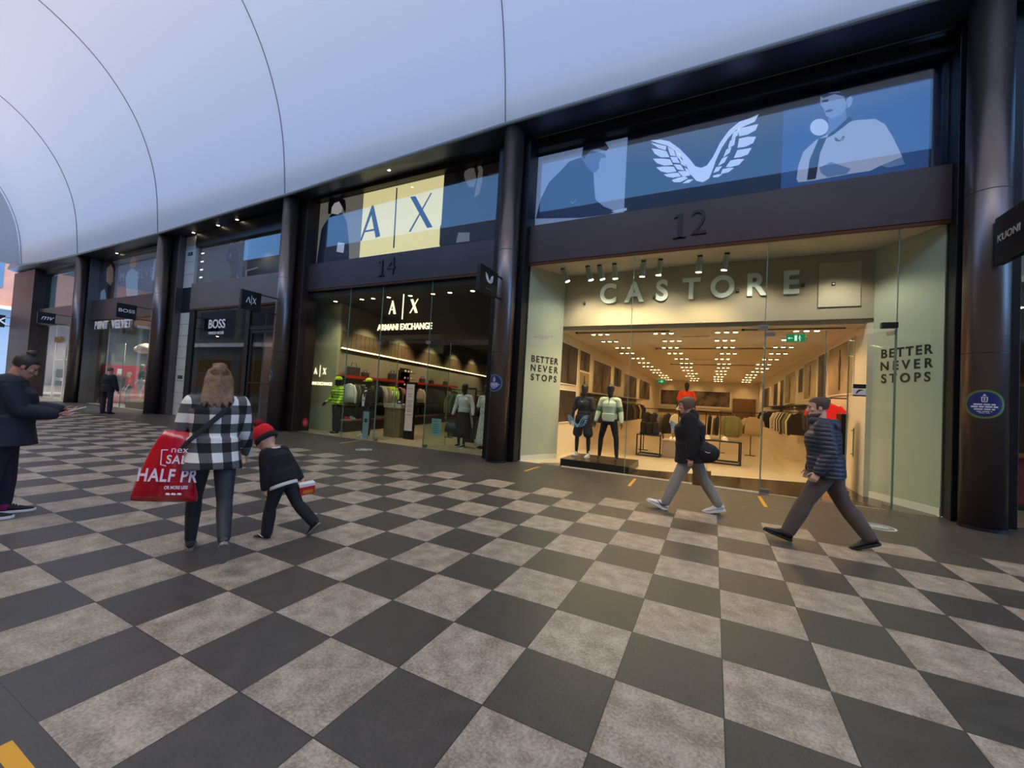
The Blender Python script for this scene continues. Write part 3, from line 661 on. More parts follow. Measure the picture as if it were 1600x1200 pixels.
# --- man in a quilted jacket walking left
t = thing('person', 'man walking left in navy quilted jacket and grey-brown trousers, hood down', 'person', (2.79, 4.25, 0), R(86))
k = skeleton(1.79, lean=7, legs=((27, 4), (-25, 10)), foot=(16, -24), arms=((-12, 10, 38, 0), (-2, 8, 22, 0)), head=(8, 8))
body_mesh(k, M_skin2, t, curl=(60, 60)); eyes(k, t)
trousers(k, t, mat('grey_brown_chinos', (86, 74, 66), .9, var=.1, vscale=10), e=.026, flare=.010)
top(k, t, stripes('navy_quilted_nylon', (44, 46, 58), 62, .007, .48), e=.070, se=.046, hem=-.10, name='quilted_jacket')
for i in (0, 1): shoe(k, t, i, M_shoe_b, M_sole_b, big=1.08)
hair_cap(k, t, M_hair_brown, grow=1.09)
b = MB(); b.loft([r_ for r_ in head_rings(k, 1.05, (0, .004, -.002)) if True][1:4]); b.build('beard', mat('dark_beard', (84, 62, 50), .9), t, smooth=True)
b = MB()
b.limb([k.nb+k.L @ Vector((.12*math.cos(R(a)), -.02+.12*math.sin(R(a)), .035+.03*math.sin(R(a)))) for a in range(-245, 66, 31)], [(.035, .05)]*11, 10)
b.ell(k.nb+k.L @ Vector((0, -.13, -.02)), (.12, .06, .09), None, 14, 8)
b.build('hood', mat('navy_hood_nylon', (40, 42, 56), .5), t, smooth=True, vox=.010, sm=3)

# --- woman at the left edge reading her phone
t = thing('person', 'woman in dark navy coat at the left edge looking down at her phone', 'person', (-5.20, -.36, 0), R(-20))
k = skeleton(1.70, lean=2, legs=((5, 4), (-4, 3)), foot=(0, 0), splay=(4, 4), arms=((26, 4, 62, 0), (24, 4, 58, 10)), head=(30, 0))
body_mesh(k, mat('skin_tan', (176, 122, 98), .55), t, curl=(40, 30), palm=((0, -.3, 1), (0, -.3, 1))); eyes(k, t)
trousers(k, t, mat('dark_plum_leggings', (30, 26, 44), .8), e=.020, flare=-.006, to=.93)
top(k, t, mat('dark_navy_coat', (22, 24, 38), .8, bump=.3, bscale=12), e=.10, se=.055, hem=-.16, hemflare=.04, name='coat', fat=1.05)
for i in (0, 1):
    b = MB(); b.limb([k.an[i]-Vector((0, 0, .03)), k.an[i]+Vector((0, -.004, .09))], [.045, .044], 14); b.build('pink_sock', mat('pink_sock', (150, 24, 84), .9), t, smooth=True)
    shoe(k, t, i, M_shoe_b, M_sole_w, big=1.08)
def bun(b): b.ell(hpt(k, 0, -.045, .150), (.045, .045, .040), None, 12, 8)
hair_cap(k, t, M_hair_dark, extra=bun, grow=1.09)
pw = Vector((-5.20, -.36, 0))+Matrix.Rotation(R(-20), 3, 'Z') @ ((k.wr[0]+k.wr[1])/2+(k.ad[0]+k.ad[1])*.065+Vector((0, .02, .045)))
ph = thing('mobile_phone', 'pale slim mobile phone in the hands of the woman in the navy coat', 'phone', pw, R(-20)); ph.rotation_euler = (R(22), 0, R(-20))
MB().box(-.037, .037, -.075, .075, -.006, .004).build('case', mat('pale_phone_case', (206, 200, 204), .4), ph, bevel=.004)
MB().box(-.033, .033, -.070, .070, .0035, .0055).build('screen', mat('phone_screen', (30, 34, 44), .15), ph)

# --- bearded man far off with his back turned
t = thing('person', 'man in black jacket and dark jeans standing before the far women\'s shop', 'person', (-19.95, 5.50, 0), R(24))
k = skeleton(1.80, lean=1, legs=((2, 0), (-3, 0)), foot=(0, 0), splay=(9, 9), arms=((4, 14, 14, 0), (4, 14, 14, 0)), head=(4, -8))
body_mesh(k, M_skin, t, vox=.009)
trousers(k, t, mat('dark_denim', (34, 32, 40), .9), e=.022)
top(k, t, mat('black_fleece', (24, 22, 28), .9), e=.06, se=.04, hem=-.10)
for i in (0, 1): shoe(k, t, i, M_shoe_b, M_sole_b)
hair_cap(k, t, M_hair_grey, grow=1.08)
# ================================================================== SHOPFRONT HELPERS
def glass_pane(n, x0, x1, z0, z1, y=7.34, m=None, label=None):
    o = MB().box(x0, x1, y, y+.012, z0, z1).build('window_%d' % n, m or M_glass, kind='structure', label=label); return o
def slab(name, x0, x1, y0, y1, z0, z1, m, **kw): return MB().box(x0, x1, y0, y1, z0, z1).build(name, m, kind='structure', **kw)
# the winged V emblem: outlines (x right, z up) in units of its width, centred
def _n(P):
    out = []
    for x, y in P:
        w = wy(800+x*.275, 60+y*.275); out.append(((w.x-1.075)/2.08, (w.z-6.97)/2.08))
    return out
WING = [_n(p) for p in (
 [(793, 550), (850, 546), (900, 556), (955, 595), (1010, 650), (1050, 700), (1082, 708), (1115, 695), (1150, 645), (1190, 565), (1240, 495), (1300, 445), (1360, 425), (1410, 403), (1388, 443), (1330, 468), (1280, 490), (1240, 532), (1200, 592), (1168, 660), (1148, 720), (1128, 768), (1092, 790), (1055, 782), (1022, 745), (998, 695), (968, 645), (928, 605), (885, 578), (838, 566)],
 [(795, 564), (840, 574), (882, 584), (878, 606), (835, 592)], [(798, 596), (842, 602), (884, 614), (900, 646), (850, 646), (815, 626)], [(805, 655), (860, 655), (905, 660), (920, 690), (868, 694), (828, 680)],
 [(825, 705), (880, 700), (925, 702), (940, 728), (890, 736), (850, 728)], [(868, 746), (920, 738), (950, 736), (966, 755), (920, 764), (885, 758)], [(914, 778), (950, 765), (990, 756), (1005, 768), (962, 790), (925, 790)], [(976, 796), (1005, 776), (1038, 774), (1010, 794)],
 [(890, 588), (925, 606), (937, 640), (905, 636)], [(905, 645), (943, 646), (960, 680), (920, 676)], [(925, 688), (965, 690), (985, 722), (945, 716)], [(950, 728), (990, 726), (1018, 752), (975, 756)],
 [(932, 612), (962, 632), (967, 666), (942, 642)], [(958, 652), (987, 672), (996, 702), (967, 686)], [(987, 706), (1006, 716), (1022, 748), (1002, 742)],
 [(1292, 482), (1340, 474), (1408, 458), (1395, 490), (1350, 516), (1300, 526)], [(1300, 540), (1350, 530), (1396, 530), (1380, 565), (1335, 586), (1290, 592)], [(1290, 606), (1330, 600), (1371, 594), (1350, 630), (1305, 646), (1270, 650)],
 [(1250, 666), (1290, 658), (1328, 658), (1300, 690), (1252, 702), (1225, 702)], [(1205, 716), (1240, 708), (1270, 708), (1240, 732), (1195, 742)], [(1150, 754), (1180, 744), (1202, 746), (1180, 760), (1152, 762)],
 [(1298, 484), (1292, 520), (1255, 546), (1266, 506)], [(1280, 532), (1272, 576), (1236, 596), (1246, 556)], [(1256, 590), (1246, 620), (1210, 646), (1226, 604)], [(1236, 640), (1216, 676), (1180, 696), (1202, 654)], [(1202, 698), (1182, 726), (1152, 736), (1168, 704)])]
def emblem(name, c, w, right, m, parent=None, depth=.006, world=True, up=(0, 0, 1), thin=1.0):
    right = Vector(right).normalized(); up = Vector(up); nn = right.cross(up); b = MB()
    for P in WING:
        b.prism([Vector(c)+right*(x*w)+up*(z*w)-nn*0 for x, z in P], -nn*depth)
    return b.build(name, m, parent, world=world)
def figure(parent, name, px, m, y, off=.006, label=None):
    """a flat printed shape of a poster, px in photograph pixels read on the poster's own plane"""
    return MB().prism([wy(a, c, y) for a, c in px], (0, -off, 0)).build(name, m, parent, world=True, label=label)
# ---- garments
def garment(kind, m, label, cat, group, loc, rz=0, long=1.0):
    t = thing('hanging_'+kind, label, cat, loc, rz, group); return t
GPROTO = {}
def garment_meshes(kind):
    if kind in GPROTO: return GPROTO[kind]
    b = MB(); w = 1.0
    def sec(z, a, c, y=0): return [(a*math.cos(2*PI*i/16), y+c*math.sin(2*PI*i/16), z) for i in range(16)]
    if kind in ('jacket', 'jumper', 'shirt', 't_shirt'):
        e = {'jacket': .055, 'jumper': .04, 'shirt': .028, 't_shirt': .025}[kind]; ln = {'jacket': .78, 'jumper': .70, 'shirt': .74, 't_shirt': .68}[kind]
        b.loft([sec(-ln-.1, .235, e*.9), sec(-ln*.75, .23, e), sec(-.45, .225, e*1.1), sec(-.28, .235, e*1.15), sec(-.21, .23, e), sec(-.165, .16, e*.9), sec(-.125, .085, e*.9)])
        for sg in (-1, 1):
            end = (sg*.315, .01, -.42) if kind == 't_shirt' else (sg*.285, .015, -.80)
            mid = (sg*.275, 0, -.30) if kind == 't_shirt' else (sg*.280, 0, -.42)
            b.limb([(sg*.19, 0, -.20), mid, end], [(.06, e*.9), (.072, e*.8), (.06 if kind == 't_shirt' else .045, e*.7)], 10, ref=(1, 0, 0))
    elif kind == 'trousers':
        b.loft([sec(-.36, .17, .05), sec(-.16, .17, .045), sec(-.10, .165, .04)])
        for sg in (-1, 1): b.limb([(sg*.09, 0, -.3), (sg*.095, 0, -.6), (sg*.10, 0, -1.02)], [(.08, .05), (.07, .045), (.055, .04)], 10)
    b.bm.normal_update(); bmesh.ops.recalc_face_normals(b.bm, faces=b.bm.faces); me = bpy.data.meshes.new(kind); b.bm.to_mesh(me); b.bm.free()
    for p in me.polygons: p.use_smooth = True
    h = MB(); h.limb([(0, 0, .012), (.018, 0, 0), (.0, 0, -.03), (0, 0, -.10)], [.004]*4, 6); h.limb([(-.19, 0, -.19), (0, 0, -.10), (.19, 0, -.19)], [.008]*3, 6)
    bmesh.ops.recalc_face_normals(h.bm, faces=h.bm.faces); hm = bpy.data.meshes.new('hanger'); h.bm.to_mesh(hm); h.bm.free(); hm.materials.append(M_black)
    GPROTO[kind] = (me, hm); return GPROTO[kind]
GCACHE = {}
def hang(kind, m, loc, rz, label, group, scale=1.0):
    key = (kind, m.name)
    if key not in GCACHE:
        me, hm = garment_meshes(kind); me = me.copy(); me.materials.clear(); me.materials.append(m); GCACHE[key] = (me, hm)
    me, hm = GCACHE[key]; cat = {'t_shirt': 't-shirt', 'jacket': 'jacket', 'jumper': 'jumper', 'shirt': 'shirt', 'trousers': 'trousers'}[kind]
    t = thing(kind, label, cat, loc, rz, group); t.scale = (scale,)*3
    for n, q in (('cloth', me), ('hanger', hm)):
        o = bpy.data.objects.new(n, q); COL.objects.link(o); o.parent = t
    return t
def clothes_rail(label, pts, r=.014, posts=None, m=None, wall=None):
    """pts: ends of the bar; posts: points on the bar that stand on the floor; wall: points fixed to the wall by a bracket vector"""
    A, B = Vector(pts[0]), Vector(pts[1]); base = Vector((A.x, A.y, 0)) if posts else A
    t = thing('clothes_rail', label, 'clothes rail', base); m = m or M_black
    b = MB(); b.cyl(A, B, r, 10); b.build('rail', m, t, world=True, smooth=True)
    for p in posts or ():
        p = Vector(p); b = MB(); b.cyl((p.x, p.y, 0), p, r, 10); b.box(p.x-.16, p.x+.16, p.y-.025, p.y+.025, 0, .025); b.build('post', m, t, world=True)
    for p, v in wall or ():
        p = Vector(p); b = MB(); b.cyl(p, p+Vector(v), r*.9, 8); b.build('bracket', m, t, world=True)
    return t
# ---- shop dummies
def mannequin(label, loc, rz, H=1.84, skin=None, pose=None, group='shop window mannequins'):
    t = thing('mannequin', label, 'mannequin', loc, rz, group); k = skeleton(H, **(pose or {}))
    return t, k
def dummy_body(k, t, m, vox=.010):
    k.HM = k.HM*1.14
    return body_mesh(k, m, t, curl=(20, 20), vox=vox, face=False)
def skirt(k, t, m, length, rad, name='skirt', waist=.13):
    b = MB(); s = k.s; rg = []
    for q in range(8):
        f = q/7; z = waist*s-f*length; r_ = (.145+(rad-.145)*f**.7)
        rg.append([k.hip+Vector((r_*math.cos(a)*(1+.05*f*math.cos(a*9)), r_*.8*math.sin(a)*(1+.05*f*math.cos(a*9)), z)) for a in [2*PI*i/48 for i in range(48)]])
    b.loft(rg); return b.build(name, m, t, smooth=True)
def cap_mesh(k, t, m):
    b = MB(); b.loft([[hpt(k, .076*g*math.cos(2*PI*i/24), -.008+.098*g*math.sin(2*PI*i/24), z) for i in range(24)] for z, g in ((.030, 1.08), (.07, 1.10), (.105, .92), (.128, .55), (.136, .15))])
    b.ell(hpt(k, 0, .115, .036), (.070*k.s, .075*k.s, .010*k.s), k.HM.to_4x4(), 16, 6)
    b.build('cap', m, t, smooth=True)
def round_sign(name, label, c, right, r, face, rim, lines, kind='wall', bend=None):
    """round vinyl notice with rim, crest and rows of print; bend: (cx, cy, R) wraps it round a column"""
    t = thing(name, label, 'sign', c); right = Vector(right).normalized(); up = Vector((0, 0, 1)); nn = right.cross(up)
    def P(u, v, d):
        if bend:
            cx, cy, RR = bend; a0 = math.atan2(c[1]-cy, c[0]-cx); a = a0+u/RR; q = Vector((cx+(RR+d)*math.cos(a), cy+(RR+d)*math.sin(a), c[2]+v)); return q-Vector(c)
        return right*u+up*v+nn*d
    def disc(rr, d, n=40, k=8):
        b = MB()
        for j in range(k):                                # vertical strips so that it can bend
            pass
        cols = 16; V = []
        for i in range(cols+1):
            u = -rr*math.cos(PI*i/cols); h = math.sqrt(max(0, rr*rr-u*u)); V.append((u, h))
        top_ = [P(u, h, d) for u, h in V]; bot = [P(u, -h, d) for u, h in V]; top0 = [P(u, h, d-.003) for u, h in V]; bot0 = [P(u, -h, d-.003) for u, h in V]
        for i in range(cols): 
            b.face([bot[i], bot[i+1], top_[i+1], top_[i]]); b.face([top_[i], top_[i+1], top0[i+1], top0[i]]); b.face([bot0[i], bot0[i+1], bot[i+1], bot[i]])
        return b
    disc(r, .004).build('rim', rim, t); disc(r*.86, .006).build('face', face, t)
    b = MB()
    def strip(u0, u1, v0, v1):
        n = 6
        for i in range(n):
            a = u0+(u1-u0)*i/n; e = u0+(u1-u0)*(i+1)/n
            b.face([P(a, v0, .0085), P(e, v0, .0085), P(e, v1, .0085), P(a, v1, .0085)])
    for (u, v, w, h) in lines:                            # rows of short words
        x = u-w/2; rnd = random.Random(int(abs(v)*1e4)+3)
        while x < u+w/2-.004*1:
            l = min(rnd.uniform(.10, .22)*r*2, u+w/2-x); strip(x, x+l, v-h/2, v+h/2); x += l+.05*r
    # crest: a small shield outline with a crown
    for s0, s1 in (((-.11, .18), (-.13, .50)), ((.11, .18), (.13, .50))):
        a = Vector(s0)*r; e = Vector(s1)*r; b.face([P(a.x-.02*r, a.y, .0085), P(a.x+.03*r, a.y, .0085), P(e.x+.03*r, e.y, .0085), P(e.x-.02*r, e.y, .0085)])
    strip(-.13*r, .13*r, .45*r, .50*r); strip(-.11*r, .11*r, .14*r, .20*r); strip(-.03*r, .03*r, .24*r, .42*r); strip(-.08*r, .08*r, .56*r, .62*r); strip(-.03*r, .03*r, .62*r, .70*r)
    b.build('print', mat('sign_white_print', (196, 198, 210), .6), t); return t
LINES = lambda r: [(0, -.02*r, 1.0*r, .10*r), (0, -.18*r, 1.25*r, .11*r), (0, -.35*r, .95*r, .10*r), (0, -.50*r, .7*r, .05*r), (0, -.60*r, .5*r, .04*r)]
def blade_sign(label, x, y0, y1, z0, z1, nx, colx_, wx=.05):
    """square box sign on two arms that stick out from a column towards the walkway"""
    t = thing('projecting_sign', label, 'sign', (x, y1, z0), 0, 'projecting box signs on the columns')
    MB().box(x-wx, x+wx, y0, y1, z0, z1).build('box', mat('black_sign_box', (20, 20, 25), .35), t, world=True, bevel=.006)
    for z in (z0+.03, z1-.05): MB().box(x-.02, x+.02, y1-.03, 6.64, z, z+.03).build('arm', M_bronze, t, world=True)
    return t
def downlight(label, c, group, r=.05, d=(0, 0, -1), power=0, col=(1, .8, .6)):
    t = thing('downlight', label, 'ceiling light', c, 0, group)
    MB().cyl((0, 0, .0), (0, 0, -.012), r*1.3, 16).build('ring', M_steel, t); MB().cyl((0, 0, -.012), (0, 0, -.016), r, 16).build('lens', glow('lamp_lens', (255, 236, 200), 14), t)
    if power: lamp('downlight_beam', (c[0], c[1], c[2]-.06), power, col, .04, 120)
    return t
# ================================================================== BAY 1: THE SPORTSWEAR SHOP, NUMBER 12
M_cwall = mat('cream_wall_paint', (214, 202, 184), .7); M_cceil = mat('cream_ceiling_paint', (222, 210, 192), .75)
M_cfloor = mat('cream_polished_floor', (206, 192, 168), .22, var=.04, vscale=3, coat=.2)
M_mint = mat('pale_green_grey_board', (178, 184, 168), .6)
WARM = (1, .55, .24)
slab('floor_shop_12', -2.74, 4.98, 7.38, 30.2, -.2, 0, M_cfloor)
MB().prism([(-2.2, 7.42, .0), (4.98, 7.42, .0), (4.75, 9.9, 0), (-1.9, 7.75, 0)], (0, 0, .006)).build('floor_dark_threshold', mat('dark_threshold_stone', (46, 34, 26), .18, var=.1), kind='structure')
slab('wall_left_12', -2.74, -2.3, 8.5, 30.2, 0, 3.46, M_cwall); slab('wall_right_12', 4.25, 4.98, 8.5, 30.2, 0, 3.46, M_cwall)
slab('wall_back_12', -2.74, 4.98, 30.0, 30.3, 0, 3.46, M_cwall); slab('ceiling_12', -2.74, 4.98, 8.62, 30.2, 3.46, 3.6, M_cceil)
slab('ceiling_front_12', -2.74, 4.98, 7.38, 8.62, 4.925, 5.0, M_cceil)
slab('wall_header_12', -2.74, 4.98, 8.5, 8.62, 3.55, 4.92, mat('taupe_header', (170, 156, 136), .7))
for n, (a, c) in enumerate((((-2.72, 7.40), (-2.16, 8.5)), ((4.34, 8.5), (4.96, 7.40)))):   # splayed side boards
    a = Vector((*a, 0)); c = Vector((*c, 0)); d = (c-a).normalized(); o = Vector((-d.y, d.x, 0))*.03
    MB().prism([a, c, c+o, a+o], (0, 0, 4.92)).build('wall_%s_splay' % ('left', 'right')[n], M_mint, kind='structure')
    MB().prism([a-o*.4, c-o*.4, c, a], (0, 0, .13)).build('baseboard_%s' % ('left', 'right')[n], M_white, kind='structure')
    ang = math.atan2(d.y, d.x); mid = a.lerp(c, .52 if n == 0 else .50)-o*.15; sg = thing('wall_slogan', ('black slogan lettering on the pale board left of the winged shop window', 'black slogan lettering on the pale board right of the winged shop window')[n], 'lettering', (mid.x, mid.y, 2.0))
    for q, w in enumerate(('BETTER', 'NEVER', 'STOPS')):
        text('word', w, .235, mat('black_lettering', (22, 20, 20), .6), (mid.x, mid.y, ((2.57, 2.34, 2.10), (2.80, 2.56, 2.32))[n][q]), (PI/2, 0, ang), sg, .006, (1.26, 1.55, 1.50)[q], xs=.98, bold=.005)
# glass
for i, (a, c, z0, z1) in enumerate(((-2.74, -.16, .03, 4.90), (-.15, 2.38, .03, 4.90), (2.40, 4.33, 3.14, 4.90), (4.35, 4.98, .03, 4.90))):
    glass_pane(10+i, a, c, z0, z1)
def edge(n, x, z0, z1, y=7.33, w=.011): MB().box(x-w/2, x+w/2, y, y+.03, z0, z1).build('trim_%d' % n, M_edge, kind='structure')
for i, x in enumerate((-.155, 2.39, 4.34)): edge(60+i, x, .02, 4.9)
# pair of frameless glass doors, one folded open against the fin
def glass_door(n, x0, x1, y0=7.34, ang=0, flip=False):
    t = thing('door_%d' % n, None, None, (x0, y0, 0), ang); t['kind'] = 'structure'; w = x1-x0
    MB().box(.01, w-.01, 0, .012, .02, 3.12).build('leaf', M_glass, t)
    for x_ in (.004, w-.004): MB().box(x_-.006, x_+.006, -.002, .014, .02, 3.12).build('leaf_edge', M_edge, t)
    MB().box(.0, .16, -.012, .024, 3.03, 3.10).build('top_fitting', M_steel, t, bevel=.003); MB().box(.0, .16, -.012, .024, .01, .09).build('bottom_fitting', M_steel, t, bevel=.003)
    b = MB(); xx = w-.10; b.cyl((xx, -.05, .8), (xx, -.05, 1.35), .012, 10); b.cyl((xx, -.05, .85), (xx, .0, .85), .008, 8); b.cyl((xx, -.05, 1.3), (xx, .0, 1.3), .008, 8); b.build('handle', M_steel, t)
    return t
glass_door(1, 2.40, 3.36); glass_door(2, 4.33, 5.29, ang=R(117))
MB().box(4.13, 4.35, 7.30, 7.40, 3.14, 3.24).build('trim_65', M_black, kind='structure', bevel=.004); MB().box(2.28, 2.44, 7.31, 7.39, 3.14, 3.24).build('trim_66', M_steel, kind='structure', bevel=.004)
b = MB(); b.box(-1.6, 2.38, 7.30, 7.335, .0, .028); b.build('trim_lit_sill', mat('bright_sill_strip', (238, 220, 180), .4), kind='structure')
# big letters on the header
sg = thing('shop_lettering', 'large white spaced capital letters along the taupe header of shop 12', 'lettering', (.96, 8.46, 4.0))
for i, ch in enumerate('CASTORE'):
    x = -.98+i*.652; text('letter', ch, .68, mat('pale_blue_white_letters', (232, 244, 244), .4), (x, 8.47, 4.335), FRONT, sg, .05, bold=.022, xs=.90)
for i, (px, py) in enumerate(((914, 472), (1025, 462), (1158, 452), (1262, 443), (1310, 441))):
    p = wy(px, py, 8.46); t = thing('wall_sensor', 'small black square sensor on the header of shop 12, %s from the left' % ORD[i], 'sensor', p, 0, 'sensors on the header')
    MB().box(-.03, .03, -.015, .035, -.03, .03).build('housing', M_black, t, bevel=.004); MB().cyl((0, -.016, 0), (0, -.021, 0), .014, 12).build('lens', M_steel, t)
MB().box(3.42, 4.12, 8.47, 8.5, 3.80, 4.72).build('trim_67', mat('pale_access_panel', (186, 176, 158), .6), kind='structure', bevel=.003)  # pale board painted in for a reflection over the header
# spotlights hanging behind the glass
for i, (px, py, tl) in enumerate(((880, 433, -22), (919, 430, -16), (938, 427, -14), (962, 425, -4), (1008, 420, 4), (1035, 417, 6), (1098, 410, 3), (1141, 406, 8))):
    p = wy(px, py, 7.85); t = thing('window_spotlight', 'pale cylindrical spotlight over shop window 12, %s from the left' % ORD[i], 'spotlight', (p.x, 7.85, 4.90), 0, 'spotlights above the sportswear window')
    MB().box(-.05, .05, -.02, .02, -.02, .025).build('mount', M_black, t)
    d = Vector((math.sin(R(-tl)), .10, -math.cos(R(tl)))).normalized()
    MB().cyl((0, 0, -.02), d*.34, .058, 20, .066).build('barrel', mat('pale_green_metal', (176, 188, 176), .4), t, smooth=False)
    MB().cyl(d*.341, d*.35, .058, 20).build('lamp_face', glow('spot_face', (255, 238, 205), 16), t)
    lamp('spot_beam', Vector((p.x, 7.85, 4.90))+d*.40, 90, (1, .74, .44), .08, 120, Vector((p.x, 7.85, 4.9))+d*1+Vector((0, -.10, 0)))
for x in (-1.4, .4, 2.2, 3.7): lamp('window_wash', (x, 7.8, 4.55), 60, (1, .86, .66), .1, 150)  # unseen fill lamps added to brighten the header and side boards
# ceiling lights inside
rows = [(-1.25, 'leftmost'), (.35, 'second'), (1.85, 'third'), (3.3, 'rightmost')]; ys = [9.1, 10.4, 11.8, 13.3, 15.0, 16.8, 18.6, 20.4, 22.3, 24.3, 26.4, 28.6]
M_lens = glow('spot_lens', (255, 226, 170), 22)
proto = None
for ri, (x, nm) in enumerate(rows):
    for yi, y in enumerate(ys):
        xx = x+random.uniform(-.12, .12)
        lb = 'three-lamp ceiling spotlight in the %s row of shop 12, %s from the glass' % (nm, ORD[yi])
        if proto is None:
            proto = thing('ceiling_spotlight', lb, 'ceiling light', (xx, y, 3.46), 0, 'three-lamp spotlights on the shop ceiling')
            MB().box(-.30, .30, -.045, .045, -.012, 0).build('plate', mat('pale_plate', (226, 214, 190), .5), proto)
            for u in (-.19, 0, .19): 
                h = MB().cyl((u, 0, -.012), (u, 0, -.05), .052, 12).build('lamp_head', M_white, proto); MB().cyl((u, 0, -.05), (u, 0, -.054), .050, 12).build('lens', M_lens, h)
        else: dup(proto, (xx, y, 3.46), 0, lb)
        if (ri+yi) % 2 == 0 or yi < 3: lamp('ceiling_beam', (xx, y, 3.36), 80 if yi > 2 else 66, WARM, .10, 150)
for i, (y, x0, x1) in enumerate(((8.9, -1.9, .5), (8.95, 2.1, 4.0), (12.2, -.2, 3.4), (17.5, -.2, 3.0))): 
    t = thing('light_track', 'thin grey light track across the ceiling of shop 12, %s from the glass' % ORD[i], 'light track', (x0, y, 3.44)); MB().box(0, x1-x0, -.012, .012, -.02, .01).build('rail', mat('track_grey', (120, 100, 76), .5), t); MB().box(-.03, .03, -.02, .02, -.024, .02).build('feed', M_black, t)
for i, p in enumerate(((1.05, 9.9), (1.15, 12.4), (1.1, 15.6))):
    t = thing('air_vent', 'slim dark slot air vent in the ceiling of shop 12, %s from the glass' % ORD[i], 'vent', (p[0], p[1], 3.455)); MB().box(-.35, .35, -.05, .05, -.012, .004).build('frame', M_cceil, t); MB().box(-.33, .33, -.03, .03, -.014, -.004).build('slot', mat('vent_dark', (84, 60, 40), .6), t)
# exit signs
def exit_sign(label, c, w=.36, h=.17, rz=0):
    t = thing('exit_sign', label, 'sign', c, rz); MB().box(-w/2, w/2, -.02, .02, -h/2, h/2).build('panel', glow('exit_green', (14, 116, 62), 1.1), t, bevel=.004)
    b = MB()
    Wt = glow('exit_white', (214, 240, 220), 1.2); y = -.024
    b.box(-.025, .025, y, y+.003, -.065, .065); b.build('door_pictogram', Wt, t)
    b = MB(); b.ell((.075, y, .045), (.013, .003, .013)); b.limb([(.072, y, .028), (.062, y, -.012), (.085, y, -.035), (.075, y, -.062)], [.008]*4, 6); b.limb([(.066, y, .02), (.09, y, .012), (.098, y, -.004)], [.005]*3, 6); b.build('running_man', Wt, t)
    b = MB(); b.limb([(-.13, y, 0), (-.06, y, 0)], [.008]*2, 6, cap=False); b.prism([(-.155, y, 0), (-.12, y, .03), (-.12, y, -.03)], (0, .003, 0)); b.build('arrow', Wt, t)
    MB().box(-w/2, w/2, -.024, .024, h/2, h/2+.03).build('housing', M_white, t); return t
exit_sign('green exit sign with running figure hanging just inside shop 12', (3.19, 9.4, 3.30))
e2 = exit_sign('small green exit sign at the back left of shop 12', (-1.35, 24.5, 3.05), .5, .24)
for c in ((3.19, 9.4, 3.30), (-1.35, 24.5, 3.05)): 
    t = thing('hanging_rod', 'thin rod holding the %s exit sign' % ('front' if c[0] > 0 else 'back'), 'rod', (c[0], c[1], c[2]+.11)); MB().cyl((0, 0, .0), (0, 0, 3.46-c[2]-.11), .006, 8).build('rod', M_steel, t)
# pictures on the walls
def poster_mat(name, a, c, sc_=1.6):
    m = mat(name, a, .5); nt = m.node_tree; L = nt.links; b = nt.nodes['Principled BSDF']; t = nt.nodes.new('ShaderNodeTexCoord'); n = nt.nodes.new('ShaderNodeTexNoise'); n.inputs['Scale'].default_value = sc_; n.inputs['Detail'].default_value = 3
    r = nt.nodes.new('ShaderNodeValToRGB'); r.color_ramp.elements[0].position = .42; r.color_ramp.elements[1].position = .60; r.color_ramp.elements[0].color = lin(a); r.color_ramp.elements[1].color = lin(c)
    L.new(t.outputs['Object'], n.inputs['Vector']); L.new(n.outputs[0], r.inputs[0]); L.new(r.outputs[0], b.inputs['Base Color']); return m
M_photoA = poster_mat('dark_photo_print', (34, 28, 28), (66, 54, 48)); M_photoB = poster_mat('hill_photo_print', (52, 36, 30), (104, 88, 70)); M_photoC = poster_mat('pale_photo_print', (128, 116, 92), (166, 152, 122), .9)
def wallpic(label, x, y0, y1, z0, z1, m, side, fig=True, fr=True):
    """picture flat on a side wall; side +1 = on the left wall facing right"""
    t = thing('wall_picture', label, 'picture', (x, (y0+y1)/2, z0), 0); d = .02*side
    MB().box(min(x, x+d), max(x, x+d), y0, y1, z0, z1).build('print', m, t, world=True)
    if fr:
        b = MB(); e = x+d*1.4
        for a, c, p, q in ((y0, y1, z0-.03, z0), (y0, y1, z1, z1+.03), (y0-.03, y0, z0-.03, z1+.03), (y1, y1+.03, z0-.03, z1+.03)): b.box(min(x, e), max(x, e), a, c, p, q)
        b.build('frame', M_white, t, world=True)
    if fig:
        xm = x+d*1.25; ym = (y0+y1)/2; h = (z1-z0); w = min(.12, (y1-y0)*.2); z_ = z0+h*.08
        b = MB(); b.prism([(xm, ym-w*.6, z_), (xm, ym+w*.4, z_), (xm, ym+w*.5, z_+h*.35), (xm, ym+w*.9, z_+h*.5), (xm, ym+w*.5, z_+h*.66), (xm, ym+w*.2, z_+h*.70), (xm, ym+w*.22, z_+h*.82), (xm, ym-w*.22, z_+h*.82), (xm, ym-w*.2, z_+h*.70), (xm, ym-w*.6, z_+h*.66), (xm, ym-w*.8, z_+h*.5), (xm, ym-w*.5, z_+h*.35)], (.004*side, 0, 0))
        b.build('printed_figure', mat('figure_dark', (38, 30, 28), .6), t, world=True)
    return t
L_ = [(8.65, 10.3, 2.05, 3.18, M_photoA, 'large dark'), (10.55, 11.7, 2.55, 3.18, M_photoA, 'small dark upper'), (12.2, 14.9, 1.9, 3.05, M_photoB, 'wide brown landscape'), (15.5, 17.0, 2.3, 3.10, M_photoA, 'narrow dark'), (17.8, 21.2, 1.9, 3.0, M_photoB, 'long hillside'), (22.2, 26.5, 1.9, 3.0, M_photoB, 'far hillside')]
